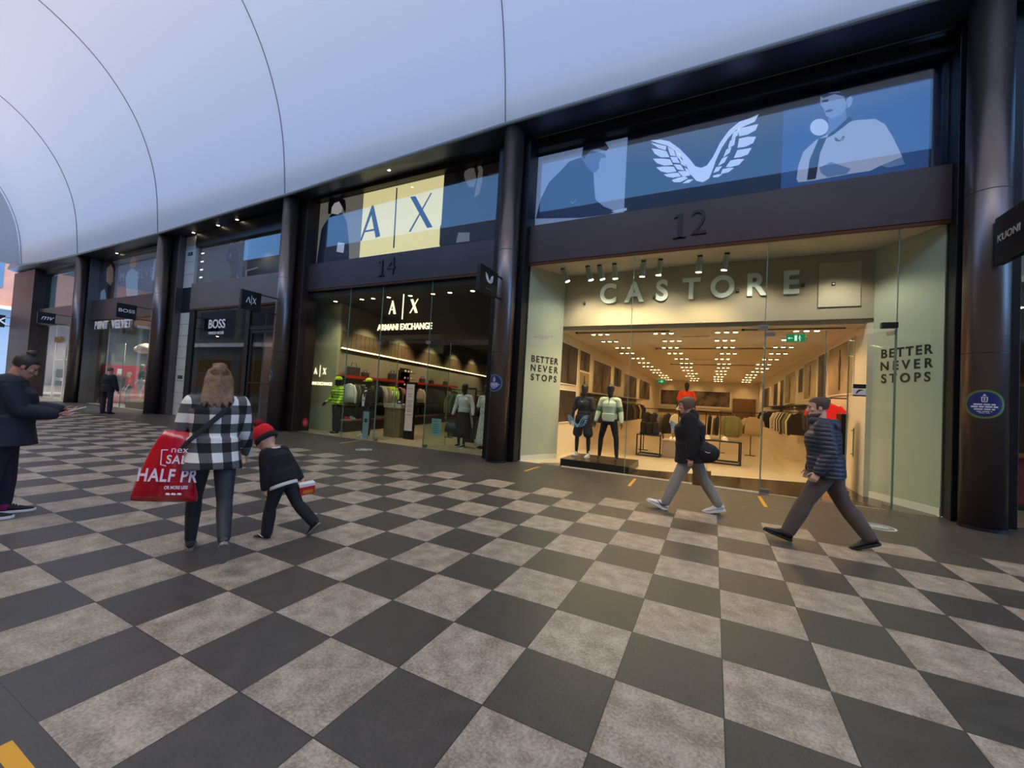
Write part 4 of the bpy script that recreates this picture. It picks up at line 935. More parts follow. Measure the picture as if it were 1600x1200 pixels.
for y0, y1, z0, z1, m, nm in L_: wallpic('%s picture on the left wall of shop 12, %s from the glass' % (nm, ORD[[q[5] for q in L_].index(nm)]), -2.3, y0, y1, z0, z1, m, 1)
wallpic('dark picture low on the left wall of shop 12 behind the navy mannequin', -2.3, 8.75, 10.3, .95, 1.85, M_photoA, 1, fig=False)
wallpic('pale picture with a small figure on the left wall of shop 12', -2.3, 10.6, 11.7, 1.5, 2.5, M_photoC, 1)
R_ = [(9.3, 11.4, 2.08, 3.28, M_photoC, 'large pale'), (11.6, 12.6, .95, 3.25, M_photoA, 'tall dark column'), (12.8, 14.6, 2.05, 3.22, M_photoC, 'grey footballer'), (14.8, 15.6, 2.3, 3.12, M_photoA, 'narrow framed text'), (16.3, 18.6, 1.95, 3.15, M_photoC, 'pale tower'), (19.0, 20.0, .6, 3.0, M_photoB, 'tall brown'), (20.8, 22.2, 1.9, 2.95, M_photoA, 'small black'), (24, 27, 1.8, 2.9, M_photoB, 'farthest brown')]
for y0, y1, z0, z1, m, nm in R_: wallpic('%s picture on the right wall of shop 12, %s from the glass' % (nm, ORD[[q[5] for q in R_].index(nm)]), 4.25, y0, y1, z0, z1, m, -1)
t = thing('wall_picture', 'wide brown hillside picture across the back wall of shop 12', 'picture', (.2, 29.97, 1.85)); MB().box(-1.95, 2.55, 29.94, 30.0, 1.7, 2.75).build('print', M_photoB, t, world=True)
b = MB(); 
for a in ((-2.0, 2.6, 1.6, 1.7), (-2.0, 2.6, 2.75, 2.8), (-2.05, -1.95, 1.6, 2.8), (2.55, 2.65, 1.6, 2.8)): b.box(a[0], a[1], 29.93, 30.0, a[2], a[3])
b.build('frame', M_white, t, world=True)
t = thing('shelf_ledge', 'long dark ledge under the back wall picture of shop 12', 'shelf', (.2, 29.8, 1.3)); MB().box(-2.1, 2.7, 29.7, 30, 1.30, 1.38).build('board', M_black, t, world=True); MB().box(-2.1, 2.7, 29.96, 30, 1.1, 1.30).build('backing', mat('tan_board', (150, 116, 74), .6), t, world=True)
for x in (-1.4, .4, 1.9, 3.4): lamp('picture_light', (x, 29.2, 3.3), 14, WARM, .05, 70, (x, 30, 2.5))
t = thing('door_9', None, None, (3.2, 29.95, 0)); t['kind'] = 'structure'; MB().box(2.75, 4.1, 29.88, 30.0, 0, 2.35).build('leaf', mat('brown_door', (104, 74, 42), .5), t, world=True); MB().box(2.83, 2.88, 29.84, 29.88, 1.0, 1.3).build('handle', M_steel, t, world=True)
for n, (x0, x1, s_) in enumerate(((-2.3, -1.95, 1), (3.9, 4.25, -1))):
    for j, (a, c) in enumerate(((10.8, 14.6), (15.4, 21.5)) if n == 0 else ((12.7, 16.0), (16.6, 23.0))):
        t = thing('wall_shelf', 'dark wall shelf over the %s clothes rail, %s wall of shop 12' % (('near', 'far')[j], ('left', 'right')[n]), 'shelf', (x0, a, 1.78)); MB().box(x0, x1, a, c, 1.80, 1.84).build('board', M_black, t, world=True); MB().box(x0 if n == 0 else x1-.03, x0+.03 if n == 0 else x1, a, c, 1.70, 1.80).build('lip', M_black, t, world=True)
# clothes rails and clothes
cl = {n: mat('cloth_'+n, c, .9, var=.06, vscale=8) for n, c in dict(black=(26, 22, 24), navy=(32, 34, 52), charcoal=(54, 50, 50), olive=(92, 92, 62), sage=(120, 122, 84), cream=(206, 194, 170), white=(222, 216, 206), red=(206, 22, 28), darkred=(132, 24, 28), grey=(128, 122, 114), beige=(176, 156, 126), neon=(196, 226, 30), lime=(170, 214, 30), green=(64, 82, 62), pink=(220, 140, 150), orange=(214, 66, 32)).items()}
def rail_run(where, group, A, B, kinds, rz, posts=None, wall=None, side='from the front', label=None):
    A, B = Vector(A), Vector(B); clothes_rail(label, (A, B), posts=posts, wall=wall); n = len(kinds)
    for i, (kd, cn) in enumerate(kinds):
        p = A.lerp(B, (i+.6)/(n+.2)); hang(kd, cl[cn], p-Vector((0, 0, .012)), rz+random.uniform(-.12, .12), '%s %s %s, %s %s' % (cn.replace('darkred', 'dark red'), kd.replace('_', '-'), where, ORD[i], side), group)
rail_run('on the near left wall rail of shop 12', 'clothes on the near left wall rail', (-1.97, 11.0, 1.72), (-1.97, 14.4, 1.72), [('jumper', c) for c in ('charcoal', 'black', 'grey', 'navy', 'olive', 'black', 'grey', 'black', 'navy', 'charcoal', 'black', 'darkred')], 0, wall=[((-1.97, 11.1, 1.72), (-.33, 0, 0)), ((-1.97, 14.3, 1.72), (-.33, 0, 0))], label='black wall rail of dark jumpers near the left of shop 12')
rail_run('on the far left wall rail of shop 12', 'clothes on the far left wall rail', (-1.97, 15.6, 1.72), (-1.97, 21.0, 1.72), [('jacket', c) for c in ('black', 'navy', 'black', 'olive', 'charcoal', 'black', 'beige', 'navy', 'black', 'grey')], 0, wall=[((-1.97, 15.8, 1.72), (-.33, 0, 0)), ((-1.97, 20.8, 1.72), (-.33, 0, 0))], label='black wall rail of jackets deeper along the left of shop 12')
rail_run('on the near right wall rail of shop 12', 'clothes on the near right wall rail', (3.95, 9.65, 1.96), (3.95, 11.3, 1.96), [('t_shirt', 'red'), ('jumper', 'black'), ('t_shirt', 'darkred'), ('jumper', 'navy'), ('t_shirt', 'red'), ('jumper', 'black'), ('jumper', 'charcoal')], R(-38), wall=[((3.95, 9.7, 1.96), (.3, 0, 0)), ((3.95, 11.2, 1.96), (.3, 0, 0))], label='black wall rail with red t-shirts on the right of shop 12')
rail_run('on the middle right wall rail of shop 12', 'clothes on the middle right wall rail', (3.92, 12.9, 1.72), (3.92, 15.9, 1.72), [('jumper', c) for c in ('black', 'cream', 'olive', 'sage', 'green', 'black', 'cream', 'black', 'white', 'navy')], 0, wall=[((3.92, 13, 1.72), (.33, 0, 0)), ((3.92, 15.8, 1.72), (.33, 0, 0))], label='black wall rail of olive and cream jumpers on the right of shop 12')
rail_run('on the far right wall rail of shop 12', 'clothes on the far right wall rail', (3.92, 17.0, 1.72), (3.92, 22.6, 1.72), [('jumper', c) for c in ('white', 'black', 'black', 'navy', 'black', 'charcoal', 'cream', 'black', 'black')], 0, wall=[((3.92, 17.2, 1.72), (.33, 0, 0)), ((3.92, 22.4, 1.72), (.33, 0, 0))], label='black wall rail of dark jumpers far along the right of shop 12')
rail_run('on the floor stand left of centre in shop 12', 'clothes on the left floor stand', (-.62, 12.9, 1.45), (.55, 12.9, 1.45), [('jacket', 'black'), ('jacket', 'black'), ('t_shirt', 'grey'), ('jumper', 'black'), ('t_shirt', 'white')], R(70), posts=[(-.58, 12.9, 1.45), (.52, 12.9, 1.45)], side='from the left', label='black floor rail behind the first display table in shop 12')
clothes_rail('black floor rail holding an olive jacket and cream t-shirt in shop 12', ((1.75, 14.6, 1.5), (3.05, 14.6, 1.5)), posts=[(1.8, 14.6, 1.5), (2.75, 14.6, 1.5)])
hang('jacket', cl['sage'], (2.15, 14.52, 1.48), R(4), 'sage green jacket facing the glass on the centre floor rail of shop 12', 'clothes facing the glass'); hang('t_shirt', cl['beige'], (2.78, 14.52, 1.48), R(-3), 'pale cream t-shirt facing the glass on the centre floor rail of shop 12', 'clothes facing the glass')
for i, (x, c) in enumerate(((1.45, 'navy'), (1.58, 'cream'), (1.70, 'black'))): hang('shirt', cl[c], (x, 14.9, 1.44), R(80), '%s shirt seen edge-on beside the sage jacket in shop 12' % c, 'shirts seen edge on')
clothes_rail('short floor rail with edge-on shirts in shop 12', ((1.3, 14.9, 1.45), (1.76, 14.9, 1.45)), posts=[(1.32, 14.9, 1.45)])
# display tables and plinths
def frame_table(label, x0, x1, y0, y1, h, top_m):
    t = thing('display_table', label, 'table', (x0, y0, 0), 0, 'black framed display tables'); r = .018
    MB().box(x0, x1, y0, y1, h-.03, h).build('tabletop', top_m, t, world=True)
    for x in (x0+r, x1-r):
        for y in (y0+r, y1-r): MB().box(x-r, x+r, y-r, y+r, 0, h-.03).build('leg', M_black, t, world=True)
    b = MB(); 
    for y in (y0+r, y1-r): b.box(x0+2*r, x1-2*r, y-r, y+r, 0, .035)
    for x in (x0+r, x1-r): b.box(x-r, x+r, y0+2*r, y1-2*r, 0, .035)
    b.build('base_frame', M_black, t, world=True); return t
frame_table('black framed display table left of the grey plinth in shop 12', -.55, .17, 11.2, 12.0, .66, M_black)
frame_table('black framed display table right of the grey plinth in shop 12, with caps', 1.05, 2.30, 11.3, 12.1, .66, M_black)
t = thing('display_plinth', 'low grey display plinth between the two framed tables in shop 12', 'plinth', (.6, 11.7, 0)); MB().box(.2, 1.02, 11.35, 12.1, 0, .52).build('block', mat('taupe_plinth', (150, 134, 118), .5), t, world=True, bevel=.005); MB().box(.18, 1.04, 11.33, 12.12, .52, .54).build('top_sheet', mat('plinth_top', (176, 160, 140), .4), t, world=True)
for i, (x, w, h) in enumerate(((-.48, .16, .38), (-.30, .17, .36), (-.11, .18, .38))):
    t = thing('folded_bag', 'black upright sports bag on the left framed table of shop 12, %s from the left' % ORD[i], 'bag', (x+w/2, 11.5, .66), 0, 'black bags on the left table'); MB().box(-w/2, w/2, -.12, .12, 0, h).build('bag_body', cl['black'], t, bevel=.03); b = MB(); b.limb([(-w*.3, 0, h-.01), (-w*.2, 0, h+.06), (w*.2, 0, h+.06), (w*.3, 0, h-.01)], [.01]*4, 8); b.build('handle', M_black, t)
def cap(label, loc, rz=0, m=None):
    t = thing('baseball_cap', label, 'cap', loc, rz, 'white caps on display'); b = MB(); b.ell((0, 0, .0), (.095, .105, .125), None, 20, 8, 0.0, 1.0); b.build('crown', m or cl['white'], t, smooth=True)
    b = MB(); b.ell((0, -.13, .018), (.085, .085, .010), None, 16, 6); b.build('peak', m or cl['white'], t, smooth=True); MB().cyl((0, 0, .12), (0, 0, .13), .012, 8).build('button', cl['white'], t); return t
cap('white cap on the right framed table of shop 12, nearer the grey plinth', (1.42, 11.5, .66)); cap('white cap on the right framed table of shop 12, nearer the table end', (1.87, 11.5, .66), .2)
t = thing('head_stand', 'slim stand holding up a white cap behind the walking man in shop 12', 'stand', (.62, 11.6, .54)); MB().cyl((0, 0, 0), (0, 0, .92), .012, 10).build('pole', M_black, t); MB().cyl((0, 0, 0), (0, 0, .012), .09, 20).build('foot', M_black, t)
cap('white cap raised on a slim stand in front of the red mannequin', (.62, 11.6, 1.46), .6)
for i, x in enumerate((.42, .52)):
    t = thing('trainer', 'white display trainer on the grey plinth in shop 12, %s one' % ('left', 'right')[i], 'shoe', (x, 11.5, .54), 0, 'trainers on the plinth'); b = MB(); b.limb([(0, .1, .05), (0, .03, .055), (0, -.08, .04), (0, -.14, .028)], [(.035, .05), (.04, .045), (.042, .032), (.036, .022)], 12); b.build('upper', cl['white'], t, smooth=True); MB().box(-.04, .04, -.16, .13, 0, .02).build('sole', M_white, t, bevel=.008)
# mannequins
M_dummy = mat('matt_black_mannequin', (22, 18, 20), .5)
pl = thing('mannequin_plinth', 'low black plinth under the two mannequins in the window of shop 12', 'plinth', (-1.3, 8.3, 0)); MB().box(-1.72, -.10, 7.55, 8.9, 0, .15).build('block', mat('black_plinth', (24, 22, 22), .35), pl, world=True, bevel=.006); MB().box(-1.72, -.10, 7.55, 8.9, .15, .158).build('top_sheet', mat('plinth_dark_top', (44, 36, 32), .25), pl, world=True)
t, k = mannequin('mannequin in navy training top, shorts and white trainers in shop window 12', (-1.42, 8.32, .158), R(174), 1.80, pose=dict(legs=((3, 2), (-5, 2)), foot=(0, 0), splay=(9, 9), arms=((4, 14, 12, 0), (4, 14, 12, 0))))
dummy_body(k, t, M_dummy); top(k, t, cl['navy'], e=.014, hem=-.06, sleeve=.5, vox=.010, name='training_top', hemflare=.01); trousers(k, t, mat('navy_shorts', (26, 28, 44), .8), e=.030, to=.5, flare=.02, vox=.011, name='shorts')
for i in (0, 1): 
    b = MB(); b.limb([k.an[i]+Vector((0, 0, -.03)), k.an[i]+Vector((0, .0, .07))], [.040, .042], 12); b.build('sock', cl['white'], t, smooth=True); shoe(k, t, i, M_shoe_w, M_sole_w)
emblem('chest_emblem', k.ch+Vector((0, .150, .09)), .07, (-1, 0, 0), M_white, t, world=False)
t, k = mannequin('mannequin in pale green half-zip top and black leggings in shop window 12', (-.72, 8.15, .158), R(178), 1.82, pose=dict(legs=((4, 3), (-5, 0)), foot=(0, 0), splay=(13, 13), arms=((3, 16, 12, 0), (3, 16, 12, 0))))
dummy_body(k, t, M_dummy); trousers(k, t, cl['black'], e=.006, flare=-.004, vox=.010, name='leggings')
top(k, t, mat('pale_green_white_cloth', (208, 212, 182), .8), e=.022, hem=-.02, vox=.010, name='half_zip_top')
b = MB(); b.limb([k.nb+Vector((0, .075, .02)), k.ch+Vector((0, .150, .05))], [.006, .006], 6); b.build('zip', mat('green_zip', (90, 110, 84), .6), t)
for sg in (-1, 1):
    b = MB(); i = 0 if sg < 0 else 1; a = k.sh[i]*.45+k.el[i]*.55; c = k.sh[i]*.1+k.el[i]*.9; b.limb([a, c], [.074, .070], 14); b.build('green_sleeve_panel', mat('sage_sleeve', (108, 132, 96), .8), t, smooth=True)
t, k = mannequin('mannequin in orange-red polo shirt raised in the middle of shop 12', (.66, 14.2, .62), R(180), 1.80, pose=dict(legs=((3, 2), (-3, 2)), splay=(6, 6), arms=((4, 14, 12, 0), (4, 14, 12, 0))))
dummy_body(k, t, M_dummy, .012); top(k, t, mat('orange_red_cotton', (214, 58, 26), .85), e=.022, hem=-.04, sleeve=.5, vox=.012, name='polo_shirt'); trousers(k, t, cl['black'], e=.015, vox=.012)
b = MB(); b.limb([k.nb+Vector((0, .07, .01)), k.ch+Vector((0, .150, .02))], [.007, .007], 6); b.build('zip', M_black, t)
pp = thing('mannequin_plinth', 'tall taupe plinth under the orange-red mannequin in shop 12', 'plinth', (.66, 14.2, 0)); MB().box(.26, 1.06, 13.8, 14.6, 0, .61).build('block', MATS['taupe_plinth'], pp, world=True, bevel=.005); MB().box(.26, 1.06, 13.8, 14.6, .61, .62).build('top_sheet', MATS['plinth_top'], pp, world=True)
for x in (-1.5, -.7): lamp('mannequin_spot', (x, 7.6, 4.5), 70, (1, .84, .56), .05, 40, (x+.05, 8.25, 1.1))  # extra fill spots added to warm the two window mannequins
# notices and decals on the glass
for i, (px, py, w) in enumerate(((903, 658, .27), (1072, 671, .30))):
    p = wy(px, py, 7.33); d = thing('window_decal', 'pale blue winged emblem decal low on the glass of shop 12, %s one' % ('left', 'right')[i], 'decal', (p.x, 7.335, p.z-.15), 0, 'winged decals on the glass'); emblem('decal_print', (p.x, 7.334, p.z), w*1.9, (1, 0, 0), mat('pale_blue_vinyl', (128, 164, 170), .6), d, .003)
p = wy(1351, 612, 7.33); t = thing('glass_notice', 'small black and white notice on the glass door of shop 12', 'notice', (p.x, 7.33, p.z)); MB().box(-.09, .09, -.003, .003, -.06, .05).build('white_sheet', M_white, t); MB().box(-.09, .09, -.004, .003, .055, .13).build('black_sheet', M_black, t); MB().box(-.09, .09, -.005, .0, -.085, -.06).build('black_foot', M_black, t)
b = MB(); b.limb([(.045, -.006, .03), (.0, -.006, .025), (-.03, -.006, -.005), (-.045, -.006, -.04)], [.006, .016, .014, .004], 6); b.build('horse_head_mark', M_black, t)
p = wy(850, 527, 7.33)
t = thing('window_lettering', 'two faint rows of tiny white print above the left slogan of shop 12', 'lettering', (p.x, 7.33, p.z)); b = MB(); rnd = random.Random(4)
for z, w in ((.03, .24), (-.02, .10)):
    x = -w
    while x < w: l = rnd.uniform(.02, .05); b.box(x, x+l, -.003, 0, z-.012, z+.012); x += l+.012
b.build('print', M_white, t)
# security gate by the right rail
t = thing('security_gate', 'black anti-theft gate just inside the right of shop 12', 'security gate', (4.05, 8.95, 0)); MB().box(3.93, 4.03, 8.75, 9.15, 0, 1.62).build('panel', mat('black_gate', (22, 16, 16), .3), t, world=True, bevel=.02); MB().box(3.88, 4.08, 8.7, 9.2, 0, .04).build('foot', M_black, t, world=True)

# ---------- upper window of number 12: lit pictures behind glass
slab('wall_lightbox_12', -2.72, 4.96, 7.60, 7.66, 5.88, 7.86, mat('navy_display_board', (24, 36, 70), .35, var=.1, vscale=.8))
glass_pane(20, -2.72, 4.96, 5.89, 7.85, 7.42, M_upglass)
YP = 7.56
t = thing('poster', 'backlit picture of a man in a dark jacket leaning over, left of the winged emblem', 'poster', (-1.5, YP, 5.9))
def lit(name, rgb, e=.25):
    e = e*1.7
    m = mat(name, rgb, .5, emit=rgb, es=e); return m
QL = [wy(835, 230, YP), wy(984, 194, YP), wy(984, 328, YP), wy(835, 345, YP)]; x0, x1 = QL[0].x, QL[1].x
MB().box(x0+.05, x1, YP-.01, YP+.03, 5.97, 7.80).build('print', lit('poster_pale_blue', (150, 164, 196), .28), t, world=True)
C6 = lambda P: [(800+x*.275, 60+y*.275) for x, y in P]
figure(t, 'printed_jacket', C6([(138, 1010), (165, 900), (215, 800), (280, 735), (330, 680), (400, 655), (440, 700), (470, 745), (475, 830), (482, 900), (530, 940), (600, 968), (560, 985), (400, 1005)]), lit('print_navy', (40, 58, 100), .10), YP-.012)
figure(t, 'printed_face', C6([(400, 650), (412, 625), (440, 610), (500, 625), (535, 635), (545, 655), (515, 660), (500, 690), (505, 715), (480, 745), (450, 730), (425, 700)]), lit('print_face', (104, 128, 172), .15), YP-.013)
figure(t, 'printed_hair', C6([(405, 650), (410, 600), (440, 560), (490, 548), (540, 570), (560, 600), (545, 618), (500, 606), (455, 615), (430, 640), (418, 665)]), lit('print_dark_hair', (26, 32, 52), .05), YP-.014)
figure(t, 'printed_hand', C6([(572, 968), (620, 955), (662, 948), (662, 962), (600, 975)]), lit('print_white', (196, 206, 226), .25), YP-.015)
emblem('printed_mark', wy(897, 311, YP-.02), .14, (1, 0, 0), M_white, t)
t = thing('poster', 'backlit picture of a man in a white polo shirt tossing a ball', 'poster', (3.7, YP, 5.9))
C7 = lambda P: [(1200+x*.25, 60+y*.25) for x, y in P]
q0 = wy(1230, 148, YP).x; q1 = wy(1446, 108, YP).x
MB().box(q0, q1, YP-.01, YP+.03, 5.97, 7.62).build('print', lit('poster_blue', (56, 96, 152), .18), t, world=True)
figure(t, 'printed_shirt', C7([(205, 860), (215, 780), (245, 690), (320, 620), (420, 570), (500, 520), (560, 500), (680, 495), (740, 530), (790, 610), (830, 690), (850, 735), (720, 785), (660, 815), (560, 828), (300, 872), (215, 880)]), lit('print_shirt', (186, 188, 206), .28), YP-.012)
figure(t, 'printed_neck', C7([(395, 470), (500, 420), (510, 495), (430, 570), (380, 590), (400, 520)]), lit('print_face2', (120, 146, 190), .2), YP-.014)
figure(t, 'printed_face', C7([(345, 350), (400, 325), (460, 322), (505, 350), (505, 420), (470, 465), (420, 485), (385, 470), (365, 420), (345, 395)]), lit('print_face3', (150, 170, 206), .25), YP-.016)
figure(t, 'printed_ear', C7([(505, 360), (530, 352), (543, 370), (535, 405), (512, 425)]), lit('print_face3', (150, 170, 206)), YP-.017)
figure(t, 'printed_hair', C7([(350, 345), (370, 330), (480, 325), (525, 352), (508, 365), (500, 385), (488, 350), (430, 335), (360, 358)]), lit('print_dark_hair2', (40, 62, 104), .1), YP-.018)
figure(t, 'printed_eye_shadow', C7([(355, 372), (395, 366), (392, 380), (358, 384)]), lit('print_dark_hair2', (40, 62, 104)), YP-.019)
figure(t, 'printed_mouth', C7([(378, 436), (405, 426), (430, 432), (405, 445), (382, 445)]), lit('print_dark_hair2', (40, 62, 104)), YP-.019)
figure(t, 'printed_collar', C7([(400, 585), (450, 545), (525, 475), (548, 490), (490, 540), (430, 585), (390, 605)]), lit('print_navy2', (24, 34, 66), .08), YP-.018)
figure(t, 'printed_stripe', C7([(340, 610), (390, 600), (350, 700), (325, 860), (270, 868), (285, 740)]), lit('print_navy2', (24, 34, 66)), YP-.016)
figure(t, 'printed_ball', C7([(285+57+57*math.cos(a), 537+52*math.sin(a)) for a in [2*PI*i/16 for i in range(16)]]), lit('print_white2', (204, 212, 232), .35), YP-.018)
figure(t, 'printed_hand', C7([(345, 790), (420, 755), (470, 775), (540, 800), (520, 830), (400, 850), (360, 825)]), lit('print_face2', (120, 146, 190)), YP-.018)
figure(t, 'printed_forearm', C7([(722, 785), (850, 738), (868, 780), (770, 798)]), lit('print_face2', (120, 146, 190)), YP-.018)
emblem('printed_mark', wy(1317, 213, YP-.02), .16, (1, 0, 0), M_black, t)
t = thing('wing_emblem', 'large white winged V emblem in the upper window of shop 12', 'emblem', (1.08, YP, 6.3)); emblem('wings', (1.10, 7.56, 7.06), 2.13, (1, 0, 0), lit('emblem_white', (206, 212, 236), .42), t, .012)
# number on the fascia
t = thing('shop_number', 'black number 12 on the fascia under the winged emblem', 'number', (1.0, 7.25, 5.1)); Mn = mat('black_numeral', (10, 9, 12), .4)
def serif_one(x, z, h, parent, y=7.25):
    b = MB(); w = h*.085; b.box(x-w, x+w, y-.02, y+.01, z, z+h); b.box(x-w*3, x+w*3, y-.02, y+.01, z, z+h*.045); b.prism([(x-w, y-.02, z+h), (x-w*2.8, y-.02, z+h*.86), (x-w*2.6, y-.02, z+h*.83), (x-w, y-.02, z+h*.90)], (0, .03, 0)); b.build('digit_one', Mn, parent, world=True)
serif_one(.77, 5.13, .52, t)
text('digit_two', '2', .76, Mn, (1.14, 7.245, 5.395), FRONT, t, .03, xs=.92, bold=-.004)
# ================================================================== BAY 2: NUMBER 14, THE CLOTHES SHOP WITH LIT LETTERS
M_awall = mat('olive_grey_wall', (150, 142, 118), .7); M_afloor = mat('sand_shop_floor', (150, 136, 108), .35, var=.05); M_aceil = mat('charcoal_ceiling', (26, 26, 27), .8)
M_awood = mat('slatted_brown_wood', (104, 84, 58), .55, var=.2, vscale=6); M_ared = mat('red_shelf_board', (190, 50, 28), .5)
M_letter = glow('warm_lit_letters', (255, 238, 200), 1.6)
X0, X1 = -11.0, -3.62
slab('floor_shop_14', X0, X1, 7.38, 24.3, -.2, 0, M_afloor); slab('ceiling_14', X0-3, X1, 7.38, 24.3, 4.55, 4.7, M_aceil)
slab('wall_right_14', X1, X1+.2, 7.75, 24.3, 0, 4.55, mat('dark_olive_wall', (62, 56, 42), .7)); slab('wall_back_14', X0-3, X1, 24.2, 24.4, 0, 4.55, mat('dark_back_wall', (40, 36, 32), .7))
# left wall runs away at a slant
A = Vector((-10.42, 8.30, 0)); B = Vector((-13.5, 24.2, 0)); dA = (B-A).normalized(); nA = Vector((dA.y, -dA.x, 0)); angA = math.atan2(dA.y, dA.x)
MB().prism([A, B, B-nA*.2, A-nA*.2], (0, 0, 4.55)).build('wall_left_14', M_awall, kind='structure')
MB().prism([A+nA*.012, B+nA*.012, B+nA*.002, A+nA*.002], (0, 0, .9)).build('trim_70', M_aceil, kind='structure')
slab('floor_left_14', -13.9, X0, 7.8, 24.3, -.2, 0, M_afloor); slab('wall_display_14', -12.6, -10.42, 8.22, 8.32, 0, 4.55, mat('olive_display_board', (172, 166, 128), .5))
onA = lambda s, off=0.0, z=0.0: A+dA*s+nA*off+Vector((0, 0, z))
b = MB()
for i in range(58):
    s0 = .05+i*.27
    b.prism([onA(s0, .0, 2.99), onA(s0+.25, .0, 2.99), onA(s0+.25, .04, 2.99), onA(s0, .04, 2.99)], (0, 0, .62))
b.build('trim_71', M_awood, kind='structure', label='row of upright brown wood slats along the left wall')
t = thing('light_strip', 'long warm light strip along the left wall of shop 14', 'strip light', onA(.05, .03, 2.95)); MB().prism([onA(.05, .045, 2.96), onA(15.8, .045, 2.96), onA(15.8, .075, 2.96), onA(.05, .075, 2.96)], (0, 0, .035)).build('diffuser', glow('warm_strip', (255, 226, 160), 7), t, world=True); MB().prism([onA(.05, .0, 2.92), onA(15.8, .0, 2.92), onA(15.8, .10, 2.92), onA(.05, .10, 2.92)], (0, 0, .03)).build('carrier', M_awood, t, world=True)
for x in (-11.2, -9.6): lamp('window_wash', (x, 7.6, 4.4), 150, (1, .9, .62), .1, 130)  # unseen fill lamps added to lighten the olive board
for s in (1.5, 4, 7, 10, 13): lamp('wall_wash', onA(s, 1.3, 4.3), 190, (1, .80, .52), .08, 95, onA(s, 0, 1.7))
for x, y in ((-8.6, 8.3), (-7.1, 8.5), (-5.0, 8.4), (-6.4, 10.5), (-5.2, 13), (-7.6, 12.5), (-8, 16)): lamp('shop_beam', (x, y, 4.4), 120, (1, .84, .56), .08, 85)
for i, (px, py) in enumerate(((521, 455), (563, 451), (581, 448), (606, 443), (640, 442), (676, 441), (703, 434), (739, 430))):
    p = wy(px, py, 7.9); downlight('round downlight inside the top of shop window 14, %s from the left' % ORD[i], (p.x, 7.9, 4.54), 'downlights over window 14', .06)
glass_pane(30, X0, -8.95, .03, 4.76); glass_pane(31, -8.94, -7.58, .03, 4.76); glass_pane(32, -7.57, -5.72, 2.95, 4.76); glass_pane(33, -5.71, X1, .03, 4.76)
for i, x in enumerate((-8.945, -7.575, -5.715)): edge(72+i, x, .02, 4.76)
# two glass doors standing open
glass_door(3, -7.57, -6.65, 7.36, R(96)); glass_door(4, -5.72, -4.80, 7.36, R(84))
MB().box(-7.66, -7.50, 7.31, 7.40, 2.93, 3.02).build('trim_76', M_steel, kind='structure'); MB().box(-5.80, -5.64, 7.31, 7.40, 2.93, 3.02).build('trim_77', M_steel, kind='structure')
# sign: A | X and the name
def a_x(parent, x, z, h, m, y, thick=.03, nm='letter', gap=1.0, lean=0):
    """thin-thick roman A, upright bar, thin-thick X; x centre of the bar"""
    w = h*.62; xa = x-h*1.02*gap
    b = MB(); b.prism([(xa-w*.5, y, z), (xa-w*.5+h*.06, y, z), (xa+.02*h, y, z+h*.93), (xa-.02*h, y, z+h*1.0)], (0, -thick, 0)); b.prism([(xa-.06*h, y, z+h), (xa+.02*h, y, z+h), (xa+w*.5+h*.05, y, z), (xa+w*.5-h*.15, y, z)], (0, -thick, 0)); b.box(xa-w*.30, xa+w*.24, y-thick, y, z+h*.30, z+h*.36)
    b.build(nm, m, parent, world=True)
    b = MB(); b.box(x-h*.028, x+h*.028, y-thick, y, z-h*.42, z+h*1.42); b.build('divider_bar', m, parent, world=True)
    xx = x+h*1.02*gap; b = MB(); b.prism([(xx-w*.5-h*.02, y, z+h), (xx-w*.5+h*.19, y, z+h), (xx+w*.5+h*.06, y, z), (xx+w*.5-h*.15, y, z)], (0, -thick, 0)); b.prism([(xx+w*.5-h*.02, y, z+h), (xx+w*.5+h*.05, y, z+h), (xx-w*.5+h*.03, y, z), (xx-w*.5-h*.05, y, z)], (0, -thick*.9, 0)); b.build(nm, m, parent, world=True)
t = thing('shop_lettering', 'glowing cream initials and two-word name inside the glass of shop 14', 'lettering', (-6.8, 7.62, 3.4))
a_x(t, -7.0, 3.91, .42, M_letter, 7.62, gap=.98)
text('name_lettering', 'ARMANI EXCHANGE', .262, M_letter, (-6.93, 7.62, 3.50), FRONT, t, .03, 1.0, xs=.86, bold=.006)
t = thing('display_lettering', 'smaller glowing initials and name on the olive board at the left of shop 14', 'lettering', (-11.22, 8.2, 1.9))  # reflection of the shop sign, built as separate glowing letters
a_x(t, -11.22, 2.00, .23, M_letter, 8.21, .02, gap=1.0); text('name_lettering', 'ARMANI EXCHANGE', .155, M_letter, (-11.22, 8.20, 1.66), FRONT, t, .02, 1.0, xs=.92, bold=.003)
M_disc_red = mat('red_vinyl', (150, 24, 26), .5)
t = thing('round_notice', 'red round notice low on the glass at the left of shop 14', 'notice', (-10.70, 7.33, .48))
p = wy(472, 661, 7.33); t.location = p; MB().cyl((0, 0, 0), (0, -.006, 0), .15, 28).build('disc', M_disc_red, t); b = MB(); 
for z, w in ((.05, .07), (.0, .09), (-.05, .07)): b.box(-w, w, -.009, -.006, z-.012, z+.012)
b.build('print', mat('faded_print', (206, 150, 140), .6), t)
